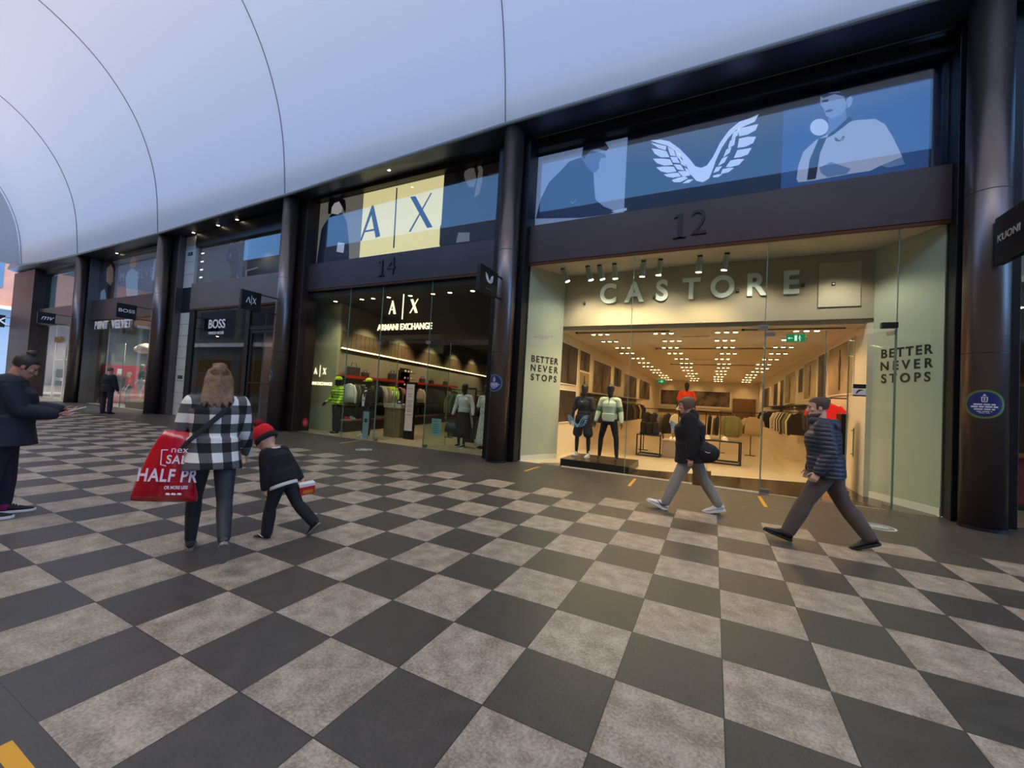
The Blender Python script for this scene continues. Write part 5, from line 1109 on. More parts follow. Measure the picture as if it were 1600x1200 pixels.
# wall rails, shelves, bags
def alongA(s0, s1, off, z): return (onA(s0, off, z), onA(s1, off, z))
for i, (s0, s1) in enumerate(((.05, 3.75), (5.1, 9.8))):
    a, c = alongA(s0, s1, .35, 1.86); where = ('near', 'far')[i]
    kinds = ([('jumper', 'white'), ('jacket', 'olive'), ('jacket', 'charcoal'), ('jumper', 'lime'), ('jacket', 'green'), ('jacket', 'black'), ('jumper', 'charcoal'), ('jacket', 'cream'), ('jacket', 'beige'), ('jumper', 'neon'), ('jumper', 'neon'), ('jacket', 'black'), ('t_shirt', 'pink')], [('jumper', 'cream'), ('jacket', 'black'), ('jacket', 'charcoal'), ('jacket', 'green'), ('jacket', 'green'), ('jacket', 'black'), ('shirt', 'grey'), ('jacket', 'charcoal'), ('jacket', 'black')])[i]
    rail_run('on the %s wall rail of shop 14' % where, 'clothes on the %s wall rail of shop 14' % where, a, c, kinds, angA-PI/2, wall=[(a+dA*.1, -nA*.33), (c-dA*.1, -nA*.33)], label='%s wall rail of clothes along the left wall of shop 14' % where)
    t = thing('wall_shelf', 'red wall shelf over the %s clothes rail in shop 14' % where, 'shelf', onA(s0, 0, 1.98)); MB().prism([onA(s0-.1, .0, 1.98), onA(s1+.1, .0, 1.98), onA(s1+.1, .40, 1.98), onA(s0-.1, .40, 1.98)], (0, 0, .03)).build('board', M_ared, t, world=True); MB().prism([onA(s0-.1, .40, 1.92), onA(s1+.1, .40, 1.92), onA(s1+.1, .42, 1.92), onA(s0-.1, .42, 1.92)], (0, 0, .10)).build('front_lip', M_ared, t, world=True)
    t = thing('low_shelf', 'low display ledge under the %s clothes rail in shop 14' % where, 'shelf', onA(s0, 0, .3)); MB().prism([onA(s0-.1, .0, .38), onA(s1+.1, .0, .38), onA(s1+.1, .5, .38), onA(s0-.1, .5, .38)], (0, 0, .04)).build('board', mat('pink_brown_ledge', (130, 82, 66), .6), t, world=True); MB().prism([onA(s0, .03, 0), onA(s1, .03, 0), onA(s1, .44, 0), onA(s0, .44, 0)], (0, 0, .38)).build('plinth', mat('dark_ledge_base', (50, 40, 34), .6), t, world=True)
for i, (s, w) in enumerate(((.6, .6), (1.3, .34), (3.2, .5), (5.9, .4), (6.9, .35), (8.6, .4))):
    t = thing('handbag', 'dark bag on the red shelf of shop 14, %s from the glass' % ORD[i], 'bag', onA(s, .2, 2.01), angA, 'bags on the red shelves'); MB().box(-w/2, w/2, -.08, .08, 0, w*.55).build('bag_body', cl['charcoal'], t, bevel=.03); b = MB(); b.limb([(-w*.28, 0, w*.54), (-w*.2, 0, w*.8), (w*.2, 0, w*.8), (w*.28, 0, w*.54)], [.012]*4, 8); b.build('handle', cl['black'], t)
# shoe tower between the rails
t = thing('shoe_rack', 'brown shoe rack of white trainers between the rails in shop 14', 'rack', onA(4.42, .1, 0), angA); MB().box(-.42, .42, .0, .03, 0, 2.6).build('back_panel', mat('dark_brown_panel', (54, 32, 24), .5), t)
for j, z in enumerate((1.80, 2.10, 2.40)):
    MB().box(-.42, .42, -.30, .0, z, z+.02).build('shelf', mat('dark_brown_panel', (54, 32, 24)), t)
    for i in range(3):
        q = onA(4.42, .1, z+.02)+dA*(-.27+.27*i)+nA*.16; s_ = thing('trainer', 'white trainer on the brown shoe rack, %s shelf up, %s along' % (ORD[j], ORD[i]), 'shoe', q, angA-PI/2+.5, 'trainers on the shoe rack'); b = MB(); b.limb([(0, .09, .05), (0, .03, .055), (0, -.07, .04), (0, -.13, .03)], [(.035, .05), (.04, .045), (.042, .032), (.036, .022)], 10); b.build('upper', cl['white'], s_, smooth=True); MB().box(-.04, .04, -.15, .12, 0, .02).build('sole', M_white, s_)
for i, (s, c) in enumerate(((.35, 'red'), (.65, 'white'), (2.3, 'cream'), (2.6, 'cream'))):
    t = thing('trainer', '%s trainer on the low ledge of shop 14, %s from the glass' % (c, ORD[i]), 'shoe', onA(s, .25, .42), angA, 'trainers on the low ledge'); b = MB(); b.limb([(0, .09, .06), (0, .03, .06), (0, -.07, .045), (0, -.14, .03)], [(.04, .06), (.045, .05), (.045, .035), (.036, .022)], 10); b.build('upper', cl[c], t, smooth=True); MB().box(-.045, .045, -.16, .13, 0, .02).build('sole', M_white, t)
# counter, totem, tables
t = thing('welcome_counter', 'olive block counter with a small screen just inside shop 14', 'counter', (-8.1, 8.85, 0)); MB().box(-8.42, -7.72, 8.62, 9.25, 0, .98).build('body', mat('olive_counter', (112, 100, 68), .5), t, world=True, bevel=.005); MB().box(-8.45, -7.69, 8.59, 9.28, .98, 1.12).build('worktop', mat('pale_marble_top', (168, 164, 140), .4, var=.2), t, world=True)
t = thing('card_holder', 'small black card stand on the olive counter of shop 14', 'stand', (-7.88, 8.72, 1.12)); MB().box(-.10, .10, -.012, .012, 0, .15).build('card', mat('dark_card', (44, 46, 50), .4), t); MB().box(-.05, .05, -.016, -.012, .05, .10).build('print', M_white, t)
for i, x in enumerate((-8.28, -8.10)): 
    t = thing('bottle', 'slim grey dispenser bottle on the olive counter, %s one' % ('left', 'right')[i], 'bottle', (x, 8.8, 1.12), 0, 'dispensers on the counter'); MB().cyl((0, 0, 0), (0, 0, .42), .03, 14).build('bottle_body', M_steel, t, smooth=True); MB().cyl((0, 0, .42), (0, 0, .50), .012, 10).build('pump', M_black, t)
t = thing('totem_sign', 'tall black totem stand with a pale notice at the door of shop 14', 'sign', (-7.36, 8.66, 0)); MB().box(-7.56, -7.16, 8.62, 8.70, 0, 1.86).build('stand', mat('black_totem', (14, 10, 12), .4), t, world=True, bevel=.004); MB().box(-7.52, -7.20, 8.612, 8.62, .28, 1.80).build('notice_sheet', mat('pinkish_notice', (184, 170, 158), .6, emit=(184, 170, 158), es=.12), t, world=True)
b = MB(); rnd = random.Random(9)
for z in (1.66, 1.48, 1.40, 1.26, 1.20, 1.12, 1.06, .98, .92, .80): w = rnd.uniform(.07, .13); b.box(-7.36-w, -7.36+w, 8.608, 8.611, z-.008, z+.008)
b.build('print', mat('grey_print', (90, 82, 78), .6), t, world=True)
t = thing('display_table', 'red edged brown display unit behind the totem in shop 14', 'table', (-6.2, 11, 0)); MB().box(-7.2, -4.8, 10.6, 11.5, .0, .72).build('body', mat('brown_unit', (70, 54, 40), .5), t, world=True); MB().box(-7.25, -4.75, 10.55, 11.55, .78, .86).build('red_top', M_ared, t, world=True); MB().box(-7.2, -4.8, 10.6, 11.5, .72, .78).build('dark_band', M_black, t, world=True)
rail_run('on the centre floor rail of shop 14', 'clothes on the centre floor rail of shop 14', (-6.9, 10.2, 1.72), (-5.4, 10.2, 1.72), [('jacket', 'olive'), ('jacket', 'green'), ('jacket', 'charcoal'), ('shirt', 'grey'), ('shirt', 'cream'), ('jacket', 'black')], R(60), posts=[(-6.85, 10.2, 1.72), (-5.45, 10.2, 1.72)], side='from the left', label='floor rail of green and grey clothes in the middle of shop 14')
t = thing('poster_stand', 'second dark notice stand deeper inside shop 14', 'sign', (-5.62, 9.6, 0)); MB().box(-5.80, -5.44, 9.57, 9.63, 0, 1.80).build('stand', MATS['black_totem'], t, world=True); MB().box(-5.77, -5.47, 9.56, 9.57, .5, 1.74).build('notice_sheet', mat('dim_notice', (112, 104, 94), .6), t, world=True)
t = thing('glass_poster', 'pale blue notice on the open glass door of shop 14', 'notice', (-5.45, 7.9, .5)); 
p = wy(680, 669, 7.9); t.location = (p.x, 7.9, p.z); MB().box(-.17, .17, -.004, .004, -.26, .26).build('sheet', mat('pale_blue_sheet', (120, 150, 148), .5, emit=(120, 150, 148), es=.12), t); b = MB(); 
for z in (.18, .10, .04, -.02, -.08, -.14): b.box(-.12, .12, -.007, -.004, z-.01, z+.01)
b.build('print', mat('teal_print', (70, 104, 104), .6), t)
t = thing('window_poster', 'tall pale blue notice on the glass before the black-coated mannequin', 'notice', (0, 0, 0)); p = wy(568, 665, 7.5); t.location = (p.x, 7.5, p.z); MB().box(-.12, .12, -.004, .004, -.42, .42).build('sheet', mat('grey_blue_sheet', (112, 134, 138), .5, emit=(112, 134, 138), es=.10), t); MB().box(-.06, .06, -.007, -.004, .08, .20).build('print', MATS['black_totem'], t); MB().box(-.09, .09, -.007, -.004, .0, .02).build('print_line', MATS['teal_print'], t)
# mannequins of number 14
def place14(px, py): p = wf(px, py); return p
t, k = mannequin('mannequin in neon yellow-green padded jacket and cap in shop window 14', (-9.78, 7.82, 0), R(168), 1.86, pose=dict(legs=((2, 0), (-3, 0)), splay=(4, 4), arms=((6, 16, 38, -20), (6, 16, 38, -20))))
dummy_body(k, t, M_dummy); trousers(k, t, cl['black'], e=.02, vox=.011); M_neon = stripes('neon_padded_nylon', (164, 206, 28), 34, .02, .5)
top(k, t, M_neon, e=.055, se=.035, hem=-.02, vox=.011, name='padded_jacket'); cap_mesh(k, t, cl['neon'])
for i in (0, 1): shoe(k, t, i, M_shoe_b, M_sole_w)
b = MB(); b.limb([k.sh[0]+Vector((.05, .02, .08)), k.ch+Vector((-.08, .20, .0)), k.wa+Vector((0, .19, .06)), k.ch+Vector((.08, .20, 0)), k.sh[1]+Vector((-.05, .02, .08))], [(.014, .006)]*5, 8); b.build('harness_strap', cl['black'], t)
t, k = mannequin('mannequin in open black jacket, white t-shirt and yellow cap in shop window 14', (-8.60, 8.02, 0), R(172), 1.86, pose=dict(legs=((5, 0), (-4, 0)), splay=(9, 9), arms=((4, 14, 22, 0), (4, 14, 22, 0))))
dummy_body(k, t, M_dummy); trousers(k, t, cl['black'], e=.02, vox=.011); top(k, t, cl['black'], e=.035, hem=-.10, vox=.011); cap_mesh(k, t, cl['neon'])
b = MB(); b.prism([k.nb+Vector((-.05, .085, -.02)), k.nb+Vector((.05, .085, -.02)), k.ch+Vector((.07, .165, 0)), k.hip+Vector((.06, .165, .0)), k.hip+Vector((-.06, .165, .0)), k.ch+Vector((-.07, .165, 0))], (0, .012, 0)); b.build('white_t_shirt', cl['white'], t, bevel=.004)
b = MB(); b.limb([k.wa+Vector((-.2, .10, .06)), k.wa+Vector((0, .185, .05)), k.wa+Vector((.2, .10, .06))], [(.006, .018)]*3, 8); b.build('belt', M_black, t)
for i in (0, 1): shoe(k, t, i, M_shoe_w, M_sole_w)
t, k = mannequin('mannequin in white blouse and black pleated skirt near the open door of shop 14', (-5.12, 8.42, 0), R(186), 1.84, pose=dict(legs=((8, 0), (-6, 0)), splay=(2, 6), arms=((4, 22, 16, 0), (4, 14, 16, 0))))
dummy_body(k, t, M_dummy); top(k, t, mat('white_lace_blouse', (206, 204, 192), .9, var=.35, vscale=60), e=.018, hem=.05, vox=.010, name='blouse'); skirt(k, t, cl['black'], .82, .30)
for i in (0, 1): shoe(k, t, i, M_shoe_b, M_sole_w)
hbp = Vector((-5.12, 8.42, 0))+Matrix.Rotation(R(186), 3, 'Z') @ (k.wr[1]+k.ad[1]*.09)
hb = thing('handbag', 'big dark slouchy handbag hanging from the hand of the white blouse mannequin', 'bag', (hbp.x, hbp.y, hbp.z-.16)); b = MB(); b.rings([((0, 0, -.30), .20, .06), ((0, 0, -.26), .23, .08), ((0, 0, -.14), .22, .08), ((0, 0, -.03), .17, .05), ((0, 0, -.01), .16, .03)], 20); b.build('bag_body', mat('dark_teal_leather', (34, 44, 44), .4), hb, smooth=True)
b = MB(); b.limb([(-.10, 0, -.03), (-.05, 0, .12), (0, 0, .16), (.05, 0, .12), (.10, 0, -.03)], [.010]*5, 8); b.build('handle', M_black, hb, smooth=True)
t, k = mannequin('mannequin in long pale speckled dress half hidden by the column at shop 14', (-4.42, 8.52, 0), R(176), 1.84, pose=dict(legs=((3, 0), (-3, 0)), splay=(3, 3), arms=((4, 10, 10, 0), (4, 10, 10, 0))))
M_dress = mat('speckled_dress', (190, 190, 174), .9, var=.5, vscale=38); dummy_body(k, t, M_dummy); top(k, t, M_dress, e=.018, hem=.04, sleeve=.5, vox=.010, name='dress_bodice'); skirt(k, t, M_dress, 1.02, .27, 'dress_skirt')
for i in (0, 1): shoe(k, t, i, M_shoe_b, M_sole_w)
# ---------- upper window of number 14
glass_pane(34, X0, X1, 5.69, 7.92, 7.42, M_upglass); YQ = 7.56; slab('wall_lightbox_14', X0, X1, 7.60, 7.66, 5.68, 7.93, mat('dark_board', (40, 36, 40), .5))
C4 = lambda P: [(460+x*.25, 200+y*.25) for x, y in P]
t = thing('poster', 'yellow lit panel with large black initials in the upper window of shop 14', 'poster', (-7.2, YQ, 5.7)); MB().box(-8.92, -5.72, YQ-.01, YQ+.03, 5.70, 7.92).build('print', lit('poster_warm_yellow', (236, 214, 150), .62), t, world=True)
M_ax = mat('navy_initial_print', (34, 52, 92), .4); hA = 1.02
b = MB()
def TR(P, off=.014): b.prism([wy(a, c, YQ-off) for a, c in C4(P)], (0, -.004, 0))
TR([(395, 692), (405, 692), (478, 500), (470, 468)]); TR([(470, 468), (482, 468), (524, 662), (495, 672), (462, 500)], .020); TR([(418, 628), (500, 612), (500, 624), (412, 640)], .026); b.build('letter', M_ax, t, world=True)
b = MB(); TR([(626, 355), (633, 354), (614, 736), (606, 737)]); b.build('divider_bar', M_ax, t, world=True)
b = MB(); TR([(714, 412), (748, 408), (856, 605), (822, 610)]); TR([(845, 386), (852, 388), (716, 636), (706, 634)], .020); b.build('letter', M_ax, t, world=True)
t = thing('poster', 'grey picture of a person with bobbed hair left of the yellow panel', 'poster', (-10, YQ, 5.7)); MB().box(-10.98, -8.92, YQ-.01, YQ+.03, 5.70, 7.92).build('print', lit('poster_beige_grey', (142, 132, 116), .30), t, world=True)
figure(t, 'printed_clothes', C4([(118, 848), (150, 620), (160, 600), (195, 545), (215, 520), (285, 515), (310, 570), (325, 700), (326, 818)]), lit('print_navy3', (34, 42, 62), .06), YQ-.012)
figure(t, 'printed_face', C4([(208, 515), (215, 450), (250, 430), (285, 455), (280, 500), (255, 525)]), lit('print_face4', (206, 194, 184), .35), YQ-.014)
figure(t, 'printed_hair', C4([(192, 520), (195, 450), (220, 418), (260, 410), (300, 430), (306, 480), (300, 515), (285, 480), (262, 440), (232, 452), (215, 480), (212, 518)]), lit('print_dark3', (30, 30, 38), .04), YQ-.016)
figure(t, 'printed_tag', C4([(255, 700), (298, 706), (290, 768), (246, 760)]), lit('print_white3', (200, 200, 204), .3), YQ-.016)
t = thing('poster', 'dark picture of a person with a raised arm right of the yellow panel', 'poster', (-4.6, YQ, 5.7)); MB().box(-5.72, X1+.02, YQ-.01, YQ+.03, 5.70, 7.92).build('print', lit('poster_dark_brown', (46, 38, 38), .10), t, world=True)
figure(t, 'printed_clothes', C4([(900, 718), (905, 600), (950, 520), (1000, 470), (1060, 430), (1150, 440), (1160, 560), (1240, 600), (1250, 680)]), lit('print_dark4', (56, 54, 62), .06), YQ-.012)
figure(t, 'printed_face', C4([(1050, 260), (1080, 225), (1120, 230), (1135, 300), (1120, 350), (1085, 350), (1065, 310)]), lit('print_face5', (140, 128, 118), .2), YQ-.014)
figure(t, 'printed_hair', C4([(1000, 330), (1010, 230), (1050, 180), (1110, 170), (1135, 215), (1100, 225), (1060, 250), (1050, 300), (1040, 330)]), lit('print_dark3', (30, 30, 38)), YQ-.016)
figure(t, 'printed_arm', C4([(1126, 170), (1145, 172), (1176, 240), (1170, 320), (1155, 390), (1120, 420), (1135, 330), (1148, 250)]), lit('print_face5', (140, 128, 118)), YQ-.016)
figure(t, 'printed_tag', C4([(1020, 640), (1092, 640), (1090, 695), (1005, 705)]), lit('print_white4', (150, 150, 146), .2), YQ-.016)
t = thing('shop_number', 'black number 14 on the fascia under the yellow panel', 'number', (-7.4, 7.25, 5.0)); serif_one(-7.62, 5.0, .50, t); text('digit_four', '4', .74, Mn, (-7.24, 7.245, 5.255), FRONT, t, .03, xs=.92)

# ================================================================== BAY 3: THE SHOP WITH THE WHITE CLADDING STRIP AND DARK DOOR
M_clad = mat('white_cladding_panel', (196, 196, 192), .4)
for n, (z0, z1, cnt) in enumerate(((0, 4.36, 9), (5.45, 7.66, 4))):
    t = MB().box(-19.12, -18.32, 7.34, 7.60, z0, z1).build('wall_cladding_%d' % n, M_clad, kind='structure')
    for i in range(1, cnt): MB().box(-19.12, -18.32, 7.333, 7.345, z0+(z1-z0)*i/cnt-.006, z0+(z1-z0)*i/cnt+.006).build('joint', mat('joint_grey', (84, 84, 86), .6), t)
MB().box(-19.14, -18.28, 7.36, 7.60, 4.36, 5.45).build('trim_80', M_dark, kind='structure'); MB().box(-18.32, -17.92, 7.30, 7.60, 0, 4.48).build('trim_81', M_black, kind='structure'); MB().box(-14.36, -14.12, 7.30, 7.60, 0, 4.48).build('trim_82', M_black, kind='structure'); MB().box(-14.12, -12.42, 7.32, 7.46, 3.52, 3.66).build('trim_83', M_black, kind='structure'); MB().box(-17.92, -14.36, 7.30, 7.5, 0, .28).build('trim_84', M_black, kind='structure')
for z in (1.62, 6.9): 
    t = thing('name_plate', 'small dark plate on the white cladding strip, %s' % ('low down' if z < 3 else 'high up'), 'plate', (-18.72, 7.33, z)); MB().box(-.17, .17, -.012, .004, -.07, .07).build('plate', mat('plate_dark', (48, 48, 52), .4), t); b = MB(); 
    for x in (-.10, -.04, .02, .08): b.box(x-.018, x+.018, -.015, -.012, -.03, .03)
    b.build('print', M_steel, t)
slab('floor_shop_16', -20.4, -12.42, 7.4, 16, -.2, 0, mat('brown_shop_floor', (92, 76, 62), .3)); slab('wall_back_16', -20.4, -12.2, 16, 16.2, 0, 4.4, mat('tan_back_wall', (132, 100, 66), .6)); slab('wall_left_16', -20.4, -20.3, 7.8, 16, 0, 4.4, mat('grey_wall_dim', (88, 84, 80), .7)); slab('wall_right_16', -12.5, -12.3, 7.8, 16, 0, 4.4, MATS['tan_back_wall']); slab('ceiling_16', -20.4, -12.3, 7.6, 16, 4.4, 4.5, M_aceil)
slab('wall_partition_16', -14.3, -14.2, 8.0, 13, 0, 4.4, mat('lilac_display_panel', (120, 104, 116), .5))
glass_pane(40, -17.92, -14.36, .28, 4.46); glass_pane(41, -14.12, -12.42, 3.66, 4.46)
t = thing('door_5', None, None, (-14.1, 7.36, 0)); t['kind'] = 'structure'; MB().box(-13.98, -12.56, 7.37, 7.39, .1, 3.42).build('pane', M_glass, t, world=True)
for a in ((-14.1, -13.96, 0, 3.5), (-12.58, -12.44, 0, 3.5), (-13.96, -12.58, 3.40, 3.5), (-13.96, -12.58, 0, .12)): MB().box(a[0], a[1], 7.34, 7.42, a[2], a[3]).build('frame', M_black, t, world=True)
b = MB(); b.cyl((-13.9, 7.28, 1.55), (-12.7, 7.28, 1.55), .02, 10); b.box(-13.9, -13.86, 7.28, 7.36, 1.53, 1.57); b.box(-12.74, -12.70, 7.28, 7.36, 1.53, 1.57); b.build('push_bar', M_black, t, world=True)
MB().box(-14.05, -12.5, 9.6, 9.7, 0, 3.3).build('wall_wood_screen', mat('amber_wood_panel', (150, 92, 44), .4, var=.25, vscale=2), kind='structure')
for (x, y, w) in ((-13.3, 8.5, 90), (-15.5, 9.2, 60), (-17, 9.0, 60), (-16.3, 13, 80)): lamp('shop_beam', (x, y, 4.1), w, (1, .74, .48), .1, 110)
for i, (px, py) in enumerate(((332, 526), (332, 540), (360, 541), (292, 565), (303, 541))): 
    p = wy(px, py, 9.0+i*.8); t = thing('spotlight', 'small bright spotlight deep inside the dark-framed shop, %s one' % ORD[i], 'spotlight', p, 0, 'spotlights inside the dark-framed shop'); MB().cyl((0, 0, .05), (0, 0, .16), .035, 12).build('barrel', M_black, t); MB().cyl((0, 0, .04), (0, 0, .05), .05, 12).build('lens', glow('lamp_lens', (255, 236, 200), 14), t); MB().cyl((0, 0, .16), (0, 0, 4.4-p.z), .008, 8).build('stem', M_black, t)
def serif_word(name, s_, size, m, x, y, z, parent, xs=1.0, rot=FRONT, thick=.02):
    o = text(name, s_, size, m, (x, y, z), rot, parent, thick, 1.04, xs=xs, bold=size*.012)
    return o
t = thing('shop_lettering', 'white name over a smaller second line hanging in the dark-framed shop window', 'lettering', (-16.3, 7.5, 3.5)); serif_word('name_lettering', 'BOSS', .50, M_whitegloss, -16.25, 7.30, 3.79, t); serif_word('small_lettering', 'HUGO BOSS', .16, M_whitegloss, -16.25, 7.30, 3.44, t, 1.15)
b = MB(); [b.box(x-.012, x+.012, 7.27, 7.30, z-.012, z+.012) for x in (-16.9, -15.6) for z in (3.62,)]; b.build('fixing', M_steel, t, world=True)
t = thing('display_block', 'pale lilac display cabinet inside the dark-framed shop window', 'cabinet', (-18.9, 8.6, 0)); MB().box(-19.4, -18.4, 8.3, 9.0, 0, 1.9).build('body', mat('lilac_white_cabinet', (170, 150, 172), .5), t, world=True, bevel=.01); MB().box(-19.3, -18.5, 8.28, 8.3, .3, 1.8).build('inset', mat('lilac_inset', (150, 128, 156), .5), t, world=True)
# upper room with two tall figures printed on the window
glass_pane(42, -18.28, -12.42, 5.57, 7.14, 7.42, M_upglass); slab('wall_upper_16', -18.28, -12.42, 8.3, 8.4, 5.56, 7.15, mat('grey_upper_room', (104, 98, 94), .7)); lamp('upper_room_lamp', (-15, 7.9, 7.0), 14, (1, .9, .8), .1, 150)
t = thing('poster', 'picture of two people standing together in the upper window left of the yellow panel', 'poster', (-15.3, YQ, 5.6))
C2 = lambda P: [(230+x*.1875, 260+y*.1875) for x, y in P]
MB().prism([wy(a, c, YQ+.01) for a, c in C2([(420, 650), (800, 560), (790, 900), (400, 975)])], (0, .02, 0)).build('print', lit('poster_mid_grey', (104, 96, 92), .10), t, world=True)
for P, c in (([(640, 660), (700, 650), (720, 700), (720, 800), (705, 915), (660, 920), (650, 800), (620, 760)], (44, 42, 48)), ([(725, 640), (770, 620), (775, 700), (760, 760), (770, 900), (715, 905), (700, 840), (735, 740)], (58, 60, 74)), ([(640, 740), (662, 700), (664, 750)], (190, 180, 176)), ([(706, 860), (716, 900), (724, 915), (712, 925)], (210, 200, 196))):
    figure(t, 'printed_clothes', C2(P), lit('print_%d_%d' % (c[0], c[2]), c, .1), YQ-.012)
for cx, cy in ((662, 605), (743, 593)): figure(t, 'printed_head', C2([(cx+14*math.cos(a), cy+26*math.sin(a)) for a in [2*PI*i/12 for i in range(12)]]), lit('print_head', (176, 140, 116), .15), YQ-.014)
figure(t, 'printed_outline', C2([(785, 850), (888, 822), (886, 832), (795, 858), (793, 905), (785, 907)]), lit('print_pale', (150, 146, 140), .15), YQ-.014)
for i, z in enumerate((6.9, 6.55, 6.2, 5.87)):
    t = thing('wall_light', 'small lit lamp down the left edge of the two-person window, %s from the top' % ORD[i], 'lamp', (-18.05, 7.50, z), 0, 'edge lamps of the upper window'); MB().box(-.05, .05, -.02, .02, -.03, .03).build('body', M_black, t); MB().box(-.10, .10, -.03, -.02, -.022, .022).build('lens', glow('small_white_lamp', (255, 240, 215), 3), t)

# ================================================================== BAY 4: THE WOMEN'S SHOP
M_mvwall = mat('grey_green_wall', (120, 122, 116), .7)
slab('floor_shop_18', -27.72, -20.5, 7.4, 16, -.2, 0, mat('pale_stone_floor', (206, 200, 194), .3)); slab('wall_back_18', -28.2, -20.3, 15, 15.2, 0, 4.3, M_mvwall); slab('wall_left_18', -28.2, -27.9, 7.76, 15, 0, 4.3, M_mvwall); slab('wall_right_18', -20.5, -20.3, 7.76, 15, 0, 4.3, M_mvwall); slab('ceiling_18', -28.2, -20.3, 7.6, 15, 4.25, 4.35, mat('grey_ceiling', (90, 92, 90), .8))
glass_pane(50, -27.72, -24.0, .03, 4.32); glass_pane(51, -23.99, -20.5, .03, 4.32); edge(85, -23.995, .02, 4.3)
for (x, y, w) in ((-26, 8.6, 400), (-23.5, 8.6, 400), (-22, 11, 300), (-25, 12.5, 300)): lamp('shop_beam', (x, y, 4.1), w, (1, .92, .84), .1, 120)
t = thing('shop_lettering', 'thick white capital name hanging in the window of the far women\'s shop', 'lettering', (-25.5, 7.3, 3.9))
for i, w in enumerate(('MINT', 'VELVET')): text('word', w, .56, M_whitegloss, ((-26.5, -24.3)[i], 7.28, 4.02), FRONT, t, .05, 1.04, xs=1.08, bold=.016)
t = thing('display_wall', 'red display screen inside the far women\'s shop', 'screen', (-27.8, 9, 0)); MB().box(-27.88, -27.8, 7.9, 10.4, 0, 2.1).build('panel', mat('red_display', (178, 26, 40), .5), t, world=True); MB().box(-27.8, -27.77, 8.05, 8.30, 1.55, 1.9).build('white_print', M_white, t, world=True); MB().box(-27.8, -27.77, 8.5, 8.7, 1.55, 1.9).build('white_print', M_white, t, world=True)
for i, (x, y, z, r_) in enumerate(((-26.2, 8.9, 3.0, .36), (-25.2, 9.4, 2.95, .34), (-24.2, 8.3, 2.98, .40))):
    t = thing('pendant_lamp', 'round woven pendant shade in the far women\'s shop, %s from the left' % ORD[i], 'lamp', (x, y, z), 0, 'woven pendants'); b = MB(); b.ell((0, 0, 0), (r_, r_, r_*.62), None, 20, 10); b.build('lamp_shade', mat('woven_tan_shade', (186, 158, 136), .7, emit=(200, 170, 140), es=.15), t, smooth=True); MB().cyl((0, 0, r_*.6), (0, 0, 4.25-z), .012, 8).build('cord', M_black, t)
t = thing('hanging_poster', 'pale card panel hanging in the far women\'s shop window', 'panel', (-27, 8.3, 2.3)); MB().box(-27.6, -26.5, 8.29, 8.31, 2.25, 3.25).build('card', mat('pale_card_panel', (206, 196, 176), .6), t, world=True); b = MB(); [b.cyl((x, 8.3, 3.25), (x, 8.3, 4.25), .006, 6) for x in (-27.5, -26.6)]; b.build('cords', M_black, t, world=True)
pp = thing('mannequin_plinth', 'tan wooden plinth under the green-topped mannequin', 'plinth', (-23.2, 7.95, 0)); MB().box(-24.1, -22.4, 7.6, 8.3, 0, .38).build('block', mat('tan_wood_block', (132, 100, 66), .6), pp, world=True); MB().box(-24.1, -22.4, 7.6, 8.3, .38, .39).build('top_sheet', mat('tan_wood_top', (140, 108, 72), .5), pp, world=True)
for i, (x, y, z, tc, bc, lb) in enumerate(((-23.6, 7.95, .39, 'green', 'white', 'mannequin in green top and white shorts on the tan plinth'), (-22.85, 8.0, .39, 'navy', 'cream', 'mannequin in navy top beside the green-topped one'), (-26.5, 8.55, 0, 'orange', 'black', 'mannequin in bright orange top inside the far women\'s shop'))):
    t, k = mannequin(lb, (x, y, z), R(170), 1.70, pose=dict(legs=((3, 0), (-3, 0)), splay=(3, 4), arms=((4, 14, 20, 0), (4, 14, 20, 0)))); dummy_body(k, t, mat('pale_mannequin', (206, 188, 164), .5), .014)
    top(k, t, cl[tc], e=.02, sleeve=.5, hem=.0, vox=.014, name='top'); trousers(k, t, cl[bc], e=.03, to=.4 if i == 0 else .97, vox=.014, name=('shorts', 'trousers', 'trousers')[i])
rail_run('on the floor rail of the far women\'s shop', 'clothes on the women\'s shop floor rail', (-27.5, 7.75, 1.6), (-27.5, 8.9, 1.6), [('jacket', 'black'), ('shirt', 'green'), ('jumper', 'charcoal'), ('jacket', 'black')], R(5), posts=[(-27.5, 7.8, 1.6), (-27.5, 8.85, 1.6)], side='from the glass', label='black floor rail at the left of the far women\'s shop')
glass_pane(52, -27.72, -20.5, 5.37, 7.44, 7.42, M_upglass); slab('wall_upper_18', -27.72, -20.5, 7.66, 7.72, 5.36, 7.46, mat('grey_upper_board', (104, 102, 108), .5))
C8 = lambda P: [(x*.25, 380+y*.25) for x, y in P]
t = thing('poster', 'picture of a smiling face and a pale blue top over the women\'s shop', 'poster', (-24, YQ, 5.4)); MB().box(-27.68, -20.55, YQ+.0, YQ+.03, 5.38, 7.44).build('print', lit('poster_lilac_grey', (118, 116, 130), .10), t, world=True)
figure(t, 'printed_hair', C8([(600, 350), (610, 180), (640, 110), (670, 95), (695, 130), (690, 250), (680, 340), (640, 350)]), lit('print_brown_hair', (60, 42, 40), .06), YQ-.012)
figure(t, 'printed_face', C8([(640, 230), (645, 150), (670, 125), (685, 160), (680, 230), (665, 260)]), lit('print_head', (176, 140, 116)), YQ-.016)
figure(t, 'printed_top', C8([(585, 360), (600, 300), (630, 280), (640, 350), (620, 362)]), lit('print_blue_top', (150, 176, 196), .2), YQ-.018)
figure(t, 'printed_top', C8([(762, 325), (758, 200), (775, 165), (800, 150), (835, 170), (832, 230), (830, 320), (790, 330)]), lit('print_blue_top', (150, 176, 196)), YQ-.016)
